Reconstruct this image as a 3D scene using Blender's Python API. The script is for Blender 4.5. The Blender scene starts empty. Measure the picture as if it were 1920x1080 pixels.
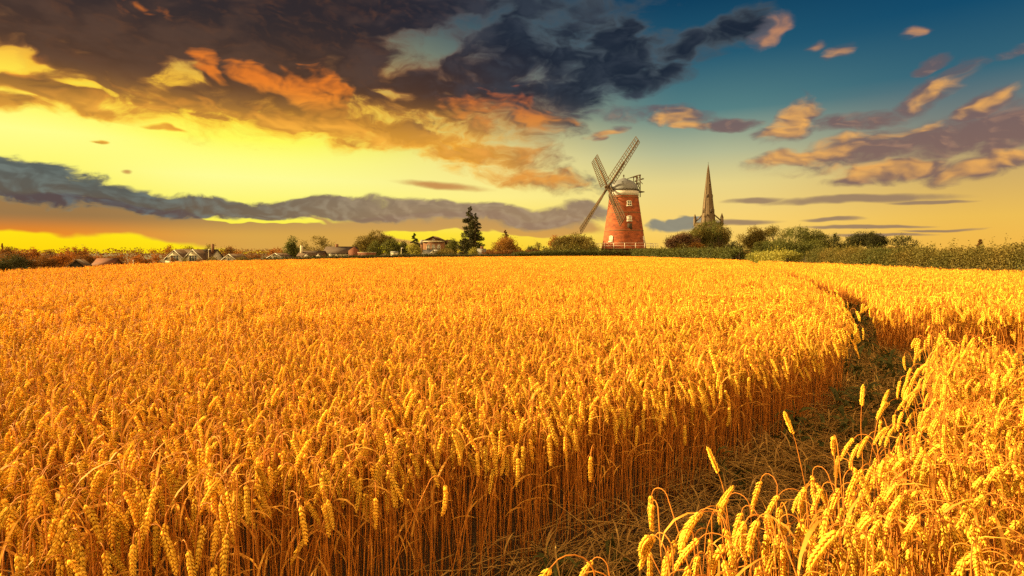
import bpy, math, random
import numpy as np
from mathutils import Vector, Matrix

S = bpy.context.scene
COL = S.collection
rad = math.radians
SUN_AZ, SUN_EL = -81.0, 16.0            # degrees; azimuth clockwise from +Y (the way the camera faces)
EYE = 1.50                              # eye height of the photographer
FPX, HORIZON = 1100.0, 474.0            # focal length in photo pixels and the row of the level horizon

# ------------------------------------------------------------------ camera
cam_data = bpy.data.cameras.new('camera')
cam_data.sensor_width = 36.0
cam_data.lens = FPX / 1920 * 36.0
cam_data.shift_y = -(540 - HORIZON) / 1920
cam_data.clip_start = 0.05
cam_data.clip_end = 8000
cam = bpy.data.objects.new('camera', cam_data)
cam.location = (0, 0, EYE)
cam.rotation_euler = (rad(90), 0, 0)
COL.objects.link(cam)
S.camera = cam

# ------------------------------------------------------------------ exposure
S.view_settings.view_transform = 'Standard'
S.view_settings.look = 'None'
S.view_settings.gamma = 1.0
S.view_settings.exposure = 2.1
S.cycles.max_bounces = 5
S.cycles.diffuse_bounces = 2
S.cycles.transmission_bounces = 4
S.cycles.transparent_max_bounces = 6
S.cycles.use_denoising = False

# ------------------------------------------------------------------ sun
sun = bpy.data.lights.new('sun', 'SUN')
sun.energy = 4.3
sun.angle = rad(0.6)
sun.color = (1.0, 0.71, 0.27)
sun_o = bpy.data.objects.new('sun', sun)
sun_dir = Vector((math.sin(rad(SUN_AZ)) * math.cos(rad(SUN_EL)), math.cos(rad(SUN_AZ)) * math.cos(rad(SUN_EL)), math.sin(rad(SUN_EL))))
sun_o.rotation_euler = sun_dir.to_track_quat('Z', 'Y').to_euler()
COL.objects.link(sun_o)

# ------------------------------------------------------------------ world: sunset sky with cloud layers, all nodes
def lin(c):
    return tuple(((v / 255) / 12.92 if v / 255 <= 0.04045 else ((v / 255 + 0.055) / 1.055) ** 2.4) for v in c)

world = bpy.data.worlds.new('World')
S.world = world
world.use_nodes = True
WT = world.node_tree
WT.nodes.clear()
def nd(t, **kw):
    n = WT.nodes.new(t)
    for k, v in kw.items(): setattr(n, k, v)
    return n
def wire(a, sock):
    if isinstance(a, X): WT.links.new(a.s, sock)
    else: sock.default_value = a
class X:                                            # a float or colour socket with arithmetic
    def __init__(self, s): self.s = s
    def _m(self, op, b=None, c=None, swap=False, clamp=False):
        n = nd('ShaderNodeMath', operation=op, use_clamp=clamp)
        args = [self, b, c]
        if swap: args = [b, self, c]
        for i, a in enumerate(args):
            if a is not None: wire(a, n.inputs[i])
        return X(n.outputs[0])
    def __add__(s, o): return s._m('ADD', o)
    __radd__ = __add__
    def __sub__(s, o): return s._m('SUBTRACT', o)
    def __rsub__(s, o): return s._m('SUBTRACT', o, swap=True)
    def __mul__(s, o): return s._m('MULTIPLY', o)
    __rmul__ = __mul__
    def madd(s, a, b): return s._m('MULTIPLY_ADD', a, b)
    def sat(s): return s._m('ADD', 0.0, clamp=True)
    def mx(s, o): return s._m('MAXIMUM', o)
def step(x, lo, hi):
    n = nd('ShaderNodeMapRange', interpolation_type='SMOOTHSTEP')
    wire(x, n.inputs['Value']); n.inputs['From Min'].default_value = lo; n.inputs['From Max'].default_value = hi
    return X(n.outputs['Result'])
def mix(f, a, b):
    n = nd('ShaderNodeMix', data_type='RGBA')
    wire(f, n.inputs[0])
    for v, s in ((a, n.inputs[6]), (b, n.inputs[7])):
        if isinstance(v, X): WT.links.new(v.s, s)
        else: s.default_value = (*lin(v), 1)
    return X(n.outputs[2])
def ramp(x, stops, scale=40.0):
    n = nd('ShaderNodeValToRGB')
    cr = n.color_ramp
    while len(cr.elements) < len(stops): cr.elements.new(0.5)
    for e, (p, c) in zip(cr.elements, stops):
        e.position = max(0, min(1, (p + 5) / scale)); e.color = (*lin(c), 1)
    wire((x + 5.0) * (1 / scale), n.inputs[0])
    return X(n.outputs[0])
def vec(a, b, c):
    n = nd('ShaderNodeCombineXYZ')
    for i, v in enumerate((a, b, c)): wire(v, n.inputs[i])
    return n.outputs[0]
def noise(v, scale, detail=5.0, rough=0.55, dist=0.0):
    n = nd('ShaderNodeTexNoise')
    WT.links.new(v, n.inputs['Vector'])
    n.inputs['Scale'].default_value = scale; n.inputs['Detail'].default_value = detail
    n.inputs['Roughness'].default_value = rough; n.inputs['Distortion'].default_value = dist
    return X(n.outputs['Fac']), n.outputs['Color']
def sky_el(Y, Xp=960.0):                            # elevation in degrees of a row of the photo
    a = math.atan((Xp - 960) / FPX)
    return math.degrees(math.atan((HORIZON - Y) / FPX * math.cos(a)))
def sky_az(Xp): return math.degrees(math.atan((Xp - 960) / FPX))

tc = nd('ShaderNodeTexCoord')
sp = nd('ShaderNodeSeparateXYZ')
WT.links.new(tc.outputs['Generated'], sp.inputs[0])
dx, dy, dz = (X(sp.outputs[i]) for i in range(3))
az = dx._m('ARCTAN2', dy) * (180 / math.pi)
el = dz._m('ARCSINE') * (180 / math.pi)
pz = vec(az * 0.1, el * 0.19, dz * 0.0 + 3.7)       # cloud noise space: flattened cells
wn, wc = noise(pz, 1.6, 3, 0.5)
ws = nd('ShaderNodeSeparateXYZ'); WT.links.new(wc, ws.inputs[0])
w_a, w_e = X(ws.outputs[0]) - 0.5, X(ws.outputs[1]) - 0.5
waz, wel = w_a.madd(6.0, az), w_e.madd(2.8, el)     # warped direction: ragged outlines
pq = vec(waz * 0.1, wel * 0.2, dz * 0.0 + 9.1)
fb, _ = noise(pq, 3.2, 8, 0.55)                     # fine billows
pq2 = vec(waz * 0.1 - 0.035, wel * 0.2 - 0.028, dz * 0.0 + 9.1)
fb2, _ = noise(pq2, 3.2, 5, 0.55)                   # the same billows a step towards the sun
broad, _ = noise(pq, 3.2, 2.2, 0.5)
broad2, _ = noise(pq2, 3.2, 2.2, 0.5)
relief = (broad2 - broad) * 2.6 + (fb2 - fb) * 0.8 + 0.5
fine, _ = noise(pq, 11.0, 6, 0.6)
soft, _ = noise(pz, 3.0, 3, 0.5)

def blob(a, e, cx, cy, rx, ry, rot=0.0, w=1.0):
    """falloff of an ellipse given where it sits in the sky (photo pixels turned into azimuth and elevation)"""
    ca = math.cos(math.atan((cx - 960) / FPX))
    a0, e0 = sky_az(cx), sky_el(cy, cx)
    ra, re = math.degrees(rx / FPX * ca * ca), math.degrees(ry / FPX * ca)
    c, s = math.cos(rad(-rot)), math.sin(rad(-rot))
    u = a.madd(c / ra, e.madd(s / ra, -(a0 * c + e0 * s) / ra))
    v = a.madd(-s / re, e.madd(c / re, -(-a0 * s + e0 * c) / re))
    r = (u * u)._m('ADD', v * v)
    return ((1.0 - r) * w).mx(-1.5)
def union(blobs, a=None, e=None):
    a = a or waz; e = e or wel
    t = None
    for b in blobs:
        x = blob(a, e, *b)
        t = x if t is None else t.mx(x)
    return t
def carve(t, holes, a=None, e=None):
    for h in holes: t = t - blob(a or waz, e or wel, *h).mx(0.0)
    return t

# clear sky: colour against elevation at five headings, blended across
E = sky_el
R_left = ramp(el, [(-5, (255, 190, 20)), (0, (255, 214, 8)), (E(440), (255, 226, 15)), (E(330), (255, 250, 120)), (E(295), (255, 254, 140)), (E(258), (255, 250, 100)), (E(222), (255, 236, 70)), (E(185), (252, 196, 60)), (E(60), (120, 110, 95)), (32, (70, 80, 95))])
R_mid_left = ramp(el, [(-5, (255, 200, 20)), (0, (255, 222, 15)), (E(440), (255, 238, 30)), (E(345), (255, 253, 148)), (E(312), (255, 254, 128)), (E(280), (255, 252, 88)), (E(235), (255, 236, 62)), (E(190), (255, 205, 66)), (E(120), (165, 162, 108)), (E(40), (90, 102, 102)), (32, (60, 80, 95))])
R_mid = ramp(el, [(-5, (255, 190, 40)), (0, (255, 206, 45)), (E(440), (255, 222, 66)), (E(370), (255, 238, 138)), (E(300), (240, 222, 142)), (E(220), (165, 165, 125)), (E(100), (78, 102, 108)), (E(20), (32, 66, 86)), (32, (25, 55, 75))])
R_right = ramp(el, [(-5, (245, 185, 70)), (0, (250, 196, 82)), (E(420), (252, 212, 112)), (E(350), (232, 212, 136)), (E(295), (182, 186, 146)), (E(220), (85, 128, 130)), (E(120), (34, 88, 112)), (E(20), (10, 62, 92)), (32, (8, 50, 75))])
R_far_right = ramp(el, [(-5, (235, 170, 65)), (0, (246, 184, 72)), (E(420), (238, 190, 84)), (E(350), (205, 172, 105)), (E(280), (125, 130, 122)), (E(200), (52, 100, 118)), (E(100), (14, 74, 106)), (E(20), (0, 60, 96)), (32, (0, 48, 80))])
R_behind = ramp(el, [(-5, (205, 150, 95)), (0, (255, 200, 105)), (14, (255, 210, 120)), (32, (245, 205, 130))])
clear = mix(step(az, sky_az(60), sky_az(420)), R_left, R_mid_left)
clear = mix(step(az, sky_az(480), sky_az(1010)), clear, R_mid)
clear = mix(step(az, sky_az(930), sky_az(1290)), clear, R_right)
clear = mix(step(az, sky_az(1330), sky_az(1860)), clear, R_far_right)
away = step(az._m('ABSOLUTE'), 65.0, 115.0)
clear = mix(away, clear, R_behind)

# low mauve veil under the long cloud bank
veil = union([(220, 402, 300, 26, 5), (120, 415, 460, 32, 3.0), (520, 434, 380, 31, 2.5, 1.1), (560, 452, 150, 32, 0, 1.4), (820, 424, 230, 26, 0), (1010, 424, 130, 20, 0)])
veil = carve(veil, [(500, 414, 120, 10, 3, 2.0), (850, 442, 170, 15, 0, 1.5), (40, 460, 400, 17, 4, 1.9)])
veil_c = mix(step(az, sky_az(100), sky_az(700)), (140, 94, 72), (192, 142, 88))
veil_c = mix(step(el, E(448), E(415)), mix(step(az, sky_az(0), sky_az(500)), (232, 120, 36), (214, 156, 78)), veil_c)
sky = mix(step(veil + (soft - 0.5) * 0.6 + (fb - 0.5) * 0.4, -0.05, 0.45) * 0.9, clear, veil_c)

# long blue-grey bank low over the field
bank = union([(60, 346, 200, 48, 7), (250, 374, 190, 26, 7), (440, 392, 200, 19, 3), (640, 395, 220, 20, 1), (860, 397, 210, 19, 2), (1000, 404, 130, 20, 0), (1085, 398, 58, 24, -6), (1255, 419, 62, 11, 0), (1290, 410, 40, 5, 0)])
bank_d = bank + (fb - 0.5) * 1.4 + (fine - 0.5) * 0.9
edge = step(az, sky_az(420), sky_az(1000))          # crisp cumulus tops in the west, hazier to the east
bank_m = step(bank_d + edge * 0.12, -0.12, 0.42) * (1.0 - edge) + step(bank_d, -0.45, 0.6) * edge
bank_c = mix(step(wel + (soft - 0.5) * 2.0, E(408), E(350)), mix(step(az, sky_az(150), sky_az(800)), (94, 74, 74), (156, 126, 100)), mix(step(az, sky_az(250), sky_az(800)), (72, 86, 96), (144, 122, 104)))
bank_c = mix(step(relief + (fine - 0.5) * 0.9, 0.3, 0.95) * 0.7, mix(edge.madd(-0.25, 0.3), bank_c, (52, 54, 62)), mix(step(az, sky_az(250), sky_az(800)), (104, 118, 120), (176, 150, 120)))
bank_c = mix(step(0.0 - bank_d, -0.5, -0.05) * 0.35, bank_c, (190, 168, 104))
bank_c = mix(step(az, sky_az(1090), sky_az(1210)) * 0.7, bank_c, (134, 142, 128))
sky = mix(bank_m * 0.96, sky, bank_c)

# the dark mass overhead
dark = union([(330, 10, 640, 205, 4, 1.7), (760, 150, 230, 80, 12, 1.2), (1120, 120, 150, 62, -8, 1.2), (110, 50, 330, 115, 0, 1.1), (420, 60, 330, 125, 0, 1.2), (690, 50, 300, 130, 0, 1.2), (330, 165, 270, 52, 9), (560, 182, 210, 66, 14), (120, 160, 210, 40, 0), (40, 196, 90, 20, 0), (860, 150, 190, 95, 20), (830, 15, 330, 40, 0),
              (985, 185, 85, 62, 40), (955, 90, 95, 66, 0), (1130, 75, 105, 50, 0), (1085, 150, 100, 62, -20), (1205, 145, 100, 30, -14), (1280, 92, 62, 26, -15), (1370, 60, 95, 28, -20),
              (740, 246, 150, 24, 13), (880, 282, 130, 26, 8), (1010, 225, 80, 26, 20, 0.9), (400, 219, 70, 9, 6, 0.8), (270, 196, 26, 9, 10, 0.9), (315, 244, 26, 6, 8, 0.9), (185, 261, 20, 4, 0, 0.7), (200, 208, 90, 16, 10, 0.7), (1000, 330, 130, 18, 8, 0.42), (960, 300, 90, 22, 8, 0.5), (820, 262, 60, 14, 10, 0.6)])
dark = carve(dark, [(770, 100, 92, 38, -10, 1.35), (845, 70, 80, 32, -25, 0.8), (340, 132, 80, 36, -20, 1.1), (25, 116, 95, 28, 0, 1.1), (165, 168, 60, 9, 10, 0.9), (740, 175, 45, 12, 0, 0.8), (1095, 100, 40, 60, 20, 0.35), (930, 30, 60, 18, -20, 0.5)])
dark_d = dark._m('MINIMUM', 1.15) + (fb - 0.5) * 2.3 + (soft - 0.5) * 0.7 + (fine - 0.5) * 0.8 + 0.12
dark_m = step(dark_d, -0.40, 0.78)
core = step(dark + (broad - 0.5) * 2.0 + (fb - 0.5) * 1.0 + (fine - 0.5) * 0.6, -0.02, 0.95)
warm = step(0.0 - el, -E(50), -E(225)) * (1.0 - step(az, sky_az(700), sky_az(1120)))
low = step(0.0 - el, -E(165), -E(275))
core = core * (1.0 - low * 0.7)
dark_c = mix(step(az, sky_az(560), sky_az(1000)), (46, 36, 38), (26, 35, 50))
dark_c = mix(warm * 0.9, dark_c, (84, 52, 34))
thin_c = mix(step(az, sky_az(560), sky_az(1000)), (112, 84, 62), (74, 84, 92))
thin_c = mix(warm, thin_c, (176, 112, 52))
thin_c = mix(low * (1.0 - step(az, sky_az(850), sky_az(1150))), thin_c, (248, 172, 52))
mott, _ = noise(pz, 1.5, 4, 0.55)
dark_c = mix(step(mott + (broad - 0.5) * 0.7, 0.42, 0.72) * 0.6, dark_c, mix(step(az, sky_az(560), sky_az(1000)), (92, 64, 50), (58, 66, 78)))
dark_c = mix(core, thin_c, dark_c)
dark_c = mix(step(relief + (fine - 0.5) * 0.9, 0.40, 1.1) * 0.55, dark_c, mix(step(az, sky_az(640), sky_az(1000)), (98, 62, 42), (58, 66, 78)))
glow = union([(600, 172, 85, 40, 14), (500, 150, 80, 20, 8), (390, 200, 120, 12, 6, 0.5), (220, 196, 110, 12, 0, 0.5), (700, 252, 170, 18, 13, 0.7), (930, 203, 100, 36, 0, 0.8), (900, 283, 150, 24, 6, 0.8), (30, 118, 90, 22, 0), (560, 232, 120, 12, 8, 0.6), (395, 125, 40, 26, 50), (1010, 228, 90, 22, 14), (1000, 330, 150, 20, 8), (290, 8, 60, 12, 0, 0.3)])
glow_f = step(glow * 0.9 + (broad2 - 0.5) * 1.8 + (fb2 - 0.5) * 1.0 + (relief - 0.5) * 1.0 + (fine - 0.5) * 0.6, -0.15, 1.4)
glow_c = mix(low, (238, 126, 34), (252, 180, 62))
glow_c = mix(step(az, sky_az(700), sky_az(1000)), glow_c, mix(low, (200, 98, 44), (232, 156, 64)))
dark_c = mix(glow_f * 0.95, dark_c, glow_c)
rim = step(dark_d, -0.16, 0.12) * (1.0 - step(dark_d, 0.15, 0.65)) * step(0.0 - el, -E(130), -E(215)) * (1.0 - step(az, sky_az(650), sky_az(1050)))
dark_c = mix(rim * 0.8, dark_c, (255, 190, 44))
sky = mix(dark_m * 0.985, sky, dark_c)

# peach clouds on the right
peach = union([(1270, 222, 62, 18, 0), (1295, 238, 40, 12, 0), (1365, 230, 62, 15, 0), (1495, 222, 70, 32, -38), (1470, 250, 60, 16, 0), (1600, 225, 110, 18, 0, 0.7), (1640, 280, 200, 36, -8), (1780, 262, 160, 34, -6), (1890, 245, 90, 50, -20), (1850, 312, 130, 22, -12), (1490, 300, 100, 17, -4), (1700, 322, 130, 20, 0),
               (1640, 338, 90, 12, -4, 0.9), (1745, 172, 85, 26, -28), (1850, 204, 75, 22, -20), (1738, 125, 34, 12, -20, 0.9), (1716, 66, 20, 12, 0, 0.62), (1543, 88, 20, 9, 0, 0.62), (1576, 97, 32, 11, -15, 0.7), (1440, 58, 50, 20, -20), (1120, 252, 36, 9, -20, 0.8), (1116, 264, 12, 6, 0, 0.9), (1170, 215, 60, 14, 0, 0.6), (1230, 205, 60, 10, 0, 0.5), (1900, 100, 50, 8, -15, 0.5)])
peach_d = peach + (fb - 0.5) * 2.0 + (fine - 0.5) * 0.9
peach_m = step(peach_d, -0.42, 0.85)
lit = union([(1262, 222, 36, 16, 0), (1290, 238, 36, 12, 0), (1490, 222, 66, 30, -38), (1500, 298, 95, 18, -4), (1450, 62, 34, 18, -25), (1575, 98, 26, 9, 0), (1765, 165, 60, 14, -28), (1870, 305, 110, 14, -14), (1640, 325, 100, 16, 0), (1120, 255, 40, 12, 0), (1560, 268, 70, 10, -10), (1543, 88, 16, 7, 0), (1716, 66, 16, 10, 0), (1700, 245, 70, 8, -10, 0.8), (1870, 192, 60, 9, -20, 0.8)])
lit_f = step(lit * 0.7 + (broad2 - 0.5) * 1.2 + (relief - 0.5) * 1.4 + (fine - 0.5) * 0.7, -0.55, 1.25)
lit_c = mix(step(0.0 - el, -E(60), -E(250)), (184, 128, 98), (238, 172, 88))
peach_c = mix(step(0.0 - el, -E(120), -E(320)), (88, 88, 98), (126, 98, 92))
peach_c = mix(step(relief + (fine - 0.5), 0.5, 1.0) * 0.5, peach_c, (176, 132, 106))
peach_c = mix(lit_f, peach_c, lit_c)
sky = mix(peach_m * 0.95, sky, peach_c)

# thin streaks near the horizon
thin = union([(1410, 377, 60, 6, 0), (1600, 375, 190, 9, 0), (1745, 379, 80, 4, 0), (1560, 412, 60, 4, 0), (1620, 424, 120, 4, 0), (1755, 431, 80, 3, 0), (830, 349, 80, 9, 3, 0.8), (1380, 416, 90, 6, 0), (1650, 440, 110, 4, 0), (240, 325, 14, 4, 0, 0.8)], w_a.madd(3.0, az), w_e.madd(1.1, el))
sky = mix(step(thin + (fb - 0.5) * 1.2, -0.35, 0.85) * 0.9, sky, mix(step(az, sky_az(900), sky_az(1300)), (196, 130, 70), (150, 122, 98)))
sky = mix(away * step(soft, 0.45, 0.65) * 0.6, sky, (205, 150, 120))

nish = nd('ShaderNodeTexSky', sky_type='NISHITA', sun_disc=False)
nish.sun_elevation = rad(SUN_EL); nish.sun_rotation = rad(SUN_AZ); nish.dust_density = 3.0
b1 = nd('ShaderNodeBackground'); WT.links.new(nish.outputs[0], b1.inputs[0]); b1.inputs[1].default_value = 0.05
b2 = nd('ShaderNodeBackground'); WT.links.new(sky.s, b2.inputs[0])
wire(away.madd(0.43, 0.233), b2.inputs[1])          # unseen sky beside and behind the camera brightened as added fill light
ms = nd('ShaderNodeMixShader'); ms.inputs[0].default_value = 0.992
WT.links.new(b1.outputs[0], ms.inputs[1]); WT.links.new(b2.outputs[0], ms.inputs[2])
wo = nd('ShaderNodeOutputWorld'); WT.links.new(ms.outputs[0], wo.inputs[0])
world.cycles.sampling_method = 'MANUAL'
world.cycles.sample_map_resolution = 512

# ================================================================== helpers
RNG = np.random.default_rng(7)
def px(X_, Y_, D):                                  # a point D metres ahead that shows at row Y_, column X_ of the photo
    return Vector(((X_ - 960) / FPX * D, D, EYE + (HORIZON - Y_) / FPX * D))
def sstep(a, b, x):
    t = np.clip((x - a) / (b - a), 0, 1)
    return t * t * (3 - 2 * t)
def ground_z(x, y):
    """the field is level; the land drops into a shallow valley beyond its western edge and rises a little under the mill"""
    u = -np.asarray(x, float) - 30 + 0 * np.asarray(y, float)
    return -5.0 * sstep(0, 52, u) * sstep(15, 60, np.asarray(y, float) + u * 0.4) + 0 * u
def tag(o, label=None, cat=None, group=None, kind=None):
    if label: o['label'] = label
    if cat: o['category'] = cat
    if group: o['group'] = group
    if kind: o['kind'] = kind
    return o
def empty(name, loc, rz=0.0, label=None, cat=None, group=None):
    o = bpy.data.objects.new(name, None)
    o.empty_display_size = 0.3
    o.location = loc; o.rotation_euler = (0, 0, rz)
    COL.objects.link(o)
    return tag(o, label, cat, group)

def material(name, c1, c2=None, scale=4.0, rough=0.8, trans=0.0, per_piece=0.0, per_copy=0.0, bump=0.0, detail=5.0, stretch=None, tcol=None, spec=0.25, metal=0.0):
    """noise between two base colours, optionally varied per loose piece and per copy, optionally letting light through"""
    m = bpy.data.materials.new(name); m.use_nodes = True
    t = m.node_tree; t.nodes.clear()
    N = lambda k, **kw: (lambda n: ([setattr(n, a, b) for a, b in kw.items()], n)[1])(t.nodes.new(k))
    L = t.links.new
    out = N('ShaderNodeOutputMaterial'); p = N('ShaderNodeBsdfPrincipled')
    p.inputs['Roughness'].default_value = rough; p.inputs['Metallic'].default_value = metal
    p.inputs['Specular IOR Level'].default_value = spec
    c2 = c2 or tuple(v * 0.7 for v in c1)
    tex = N('ShaderNodeTexCoord'); mp = N('ShaderNodeMapping'); L(tex.outputs['Object'], mp.inputs[0])
    if stretch: mp.inputs['Scale'].default_value = stretch
    nz = N('ShaderNodeTexNoise'); L(mp.outputs[0], nz.inputs['Vector'])
    nz.inputs['Scale'].default_value = scale; nz.inputs['Detail'].default_value = detail; nz.inputs['Roughness'].default_value = 0.6
    mr = N('ShaderNodeMapRange'); L(nz.outputs['Fac'], mr.inputs[0]); mr.inputs[1].default_value = 0.32; mr.inputs[2].default_value = 0.68
    mx = N('ShaderNodeMix', data_type='RGBA'); L(mr.outputs[0], mx.inputs[0])
    mx.inputs[6].default_value = (*c1, 1); mx.inputs[7].default_value = (*c2, 1)
    col = mx.outputs[2]
    fac = None
    if per_piece or per_copy:
        add = N('ShaderNodeMath', operation='ADD'); add.inputs[0].default_value = 1 - (per_piece + per_copy) / 2; add.inputs[1].default_value = 0
        prev = add.outputs[0]
        for amt, node, sock in ((per_piece, 'ShaderNodeNewGeometry', 'Random Per Island'), (per_copy, 'ShaderNodeObjectInfo', 'Random')):
            if amt:
                q = N(node); ma = N('ShaderNodeMath', operation='MULTIPLY_ADD')
                L(q.outputs[sock], ma.inputs[0]); ma.inputs[1].default_value = amt; L(prev, ma.inputs[2]); prev = ma.outputs[0]
        hs = N('ShaderNodeHueSaturation'); L(prev, hs.inputs['Value']); L(col, hs.inputs['Color'])
        col = hs.outputs[0]
    L(col, p.inputs['Base Color'])
    if bump:
        b = N('ShaderNodeBump'); b.inputs['Strength'].default_value = bump; b.inputs['Distance'].default_value = 0.02
        L(nz.outputs['Fac'], b.inputs['Height']); L(b.outputs[0], p.inputs['Normal'])
    if trans:
        tr = N('ShaderNodeBsdfTranslucent')
        if tcol:
            tm = N('ShaderNodeMix', data_type='RGBA', blend_type='MULTIPLY'); tm.inputs[0].default_value = 1.0
            L(col, tm.inputs[6]); tm.inputs[7].default_value = (*tcol, 1); L(tm.outputs[2], tr.inputs[0])
        else: L(col, tr.inputs[0])
        ms_ = N('ShaderNodeMixShader'); ms_.inputs[0].default_value = trans
        L(p.outputs[0], ms_.inputs[1]); L(tr.outputs[0], ms_.inputs[2]); L(ms_.outputs[0], out.inputs[0])
    else: L(p.outputs[0], out.inputs[0])
    return m

class MB:
    """collects shapes into one mesh"""
    def __init__(self): self.v, self.f, self.m = [], [], []; self.n = 0
    def add(self, v, f, mi=0):
        v = np.asarray(v, float).reshape(-1, 3)
        self.v.append(v)
        for q in f: self.f.append(tuple(int(i) + self.n for i in q)); self.m.append(mi)
        self.n += len(v)
    def box(self, c, s, rz=0.0, axes=None, mi=0, top=1.0):
        """box centred on c, full sizes s; top scales the upper face"""
        hx, hy, hz = s[0] / 2, s[1] / 2, s[2] / 2
        p = np.array([(-hx, -hy, -hz), (hx, -hy, -hz), (hx, hy, -hz), (-hx, hy, -hz), (-hx * top, -hy * top, hz), (hx * top, -hy * top, hz), (hx * top, hy * top, hz), (-hx * top, hy * top, hz)])
        if axes is not None: p = p @ np.array(axes, float)
        elif rz: p = p @ np.array(((math.cos(rz), math.sin(rz), 0), (-math.sin(rz), math.cos(rz), 0), (0, 0, 1)))
        self.add(p + np.array(c, float), [(0, 3, 2, 1), (4, 5, 6, 7), (0, 1, 5, 4), (1, 2, 6, 5), (2, 3, 7, 6), (3, 0, 4, 7)], mi)
    def bar(self, a, b, w, h=None, up=(0, 0, 1), mi=0):
        """square bar between two points"""
        a, b = np.array(a, float), np.array(b, float)
        z = b - a; ln = np.linalg.norm(z); z /= ln
        x = np.cross(np.array(up, float), z)
        if np.linalg.norm(x) < 1e-3: x = np.cross((1.0, 0, 0), z)
        x /= np.linalg.norm(x); y = np.cross(z, x)
        self.box((a + b) / 2, (w, h or w, ln), axes=(x, y, z), mi=mi)
    def tube(self, pts, r, n=6, mi=0, cap=True):
        pts = np.asarray(pts, float); k = len(pts)
        r = np.broadcast_to(np.asarray(r, float), (k,))
        d = np.gradient(pts, axis=0); d /= np.linalg.norm(d, axis=1)[:, None] + 1e-12
        ref = np.array((0.0, 1.0, 0.0)) if abs(d[:, 1]).mean() < 0.8 else np.array((1.0, 0, 0))
        x = np.cross(ref, d); x /= np.linalg.norm(x, axis=1)[:, None] + 1e-12
        y = np.cross(d, x)
        a = np.arange(n) * 2 * math.pi / n
        v = pts[:, None] + r[:, None, None] * (x[:, None] * np.cos(a)[None, :, None] + y[:, None] * np.sin(a)[None, :, None])
        f = [(i * n + j, i * n + (j + 1) % n, (i + 1) * n + (j + 1) % n, (i + 1) * n + j) for i in range(k - 1) for j in range(n)]
        if cap: f += [tuple(range(n - 1, -1, -1)), tuple((k - 1) * n + j for j in range(n))]
        self.add(v, f, mi)
    def lathe(self, prof, n=32, c=(0, 0, 0), a0=0.0, mi=0, caps=True):
        """profile of (radius, height) turned about the vertical"""
        a = np.arange(n) * 2 * math.pi / n + a0
        v = np.array([(r * np.cos(t) + c[0], r * np.sin(t) + c[1], z + c[2]) for r, z in prof for t in a])
        k = len(prof)
        f = [(i * n + j, i * n + (j + 1) % n, (i + 1) * n + (j + 1) % n, (i + 1) * n + j) for i in range(k - 1) for j in range(n)]
        if caps: f += [tuple(range(n - 1, -1, -1)), tuple((k - 1) * n + j for j in range(n))]
        self.add(v, f, mi)
    def prism(self, poly, a, b):
        """polygon in x,z extruded from y=a to y=b"""
        n = len(poly)
        v = [(x, a, z) for x, z in poly] + [(x, b, z) for x, z in poly]
        f = [tuple(range(n)), tuple(range(2 * n - 1, n - 1, -1))] + [((i + 1) % n, i, i + n, (i + 1) % n + n) for i in range(n)]
        self.add(v, f)
    def mesh(self, name, mats, smooth=False):
        me = bpy.data.meshes.new(name)
        v = np.concatenate(self.v) if self.v else np.zeros((0, 3))
        fill(me, v, self.f)
        for m in (mats if isinstance(mats, (list, tuple)) else [mats]): me.materials.append(m)
        if any(self.m): me.polygons.foreach_set('material_index', self.m)
        if smooth: me.polygons.foreach_set('use_smooth', [True] * len(me.polygons))
        return me
    def build(self, name, mats, parent=None, smooth=False, loc=None):
        return link(name, self.mesh(name, mats, smooth), parent, loc)
def fill(me, v, f):
    ln = np.array([len(q) for q in f], np.int32)
    li = np.concatenate([np.asarray(q, np.int32) for q in f]) if len(f) else np.zeros(0, np.int32)
    fill_flat(me, v, li, ln)
def fill_flat(me, v, li, ln):
    me.vertices.add(len(v)); me.vertices.foreach_set('co', np.asarray(v, np.float32).ravel())
    me.loops.add(len(li)); me.loops.foreach_set('vertex_index', li)
    me.polygons.add(len(ln)); me.polygons.foreach_set('loop_start', np.concatenate(([0], np.cumsum(ln)[:-1])).astype(np.int32))
    me.update(calc_edges=True); me.validate()
def link(name, me, parent=None, loc=None):
    o = bpy.data.objects.new(name, me)
    COL.objects.link(o)
    if parent is not None: o.parent = parent
    if loc is not None: o.location = loc
    return o

M = {
    'ear': material('wheat_ear', (0.95, 0.63, 0.085), (0.84, 0.46, 0.045), 60, 0.9, 0.32, 0.3, 0.4, tcol=(1, 0.85, 0.5), spec=0.05),
    'stem': material('wheat_stem', (0.58, 0.22, 0.024), (0.36, 0.115, 0.014), 14, 0.7, 0.12, 0.0, 0.35),
    'blade': material('wheat_leaf', (0.82, 0.44, 0.07), (0.58, 0.24, 0.03), 20, 0.7, 0.4, 0.2, 0.2),
    'straw': material('flattened_straw', (0.44, 0.26, 0.07), (0.24, 0.13, 0.035), 20, 0.8, 0.1, 0.4, 0.4),
    'weed': material('weed_leaf', (0.095, 0.095, 0.022), (0.05, 0.055, 0.014), 20, 0.7, 0.3, 0.3, 0.3),
    'soil': material('soil', (0.085, 0.055, 0.03), (0.045, 0.03, 0.018), 9, 0.95, bump=0.5),
    'bark': material('bark', (0.075, 0.05, 0.03), (0.03, 0.022, 0.015), 5, 0.95, stretch=(1, 1, 0.2)),
}
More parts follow.
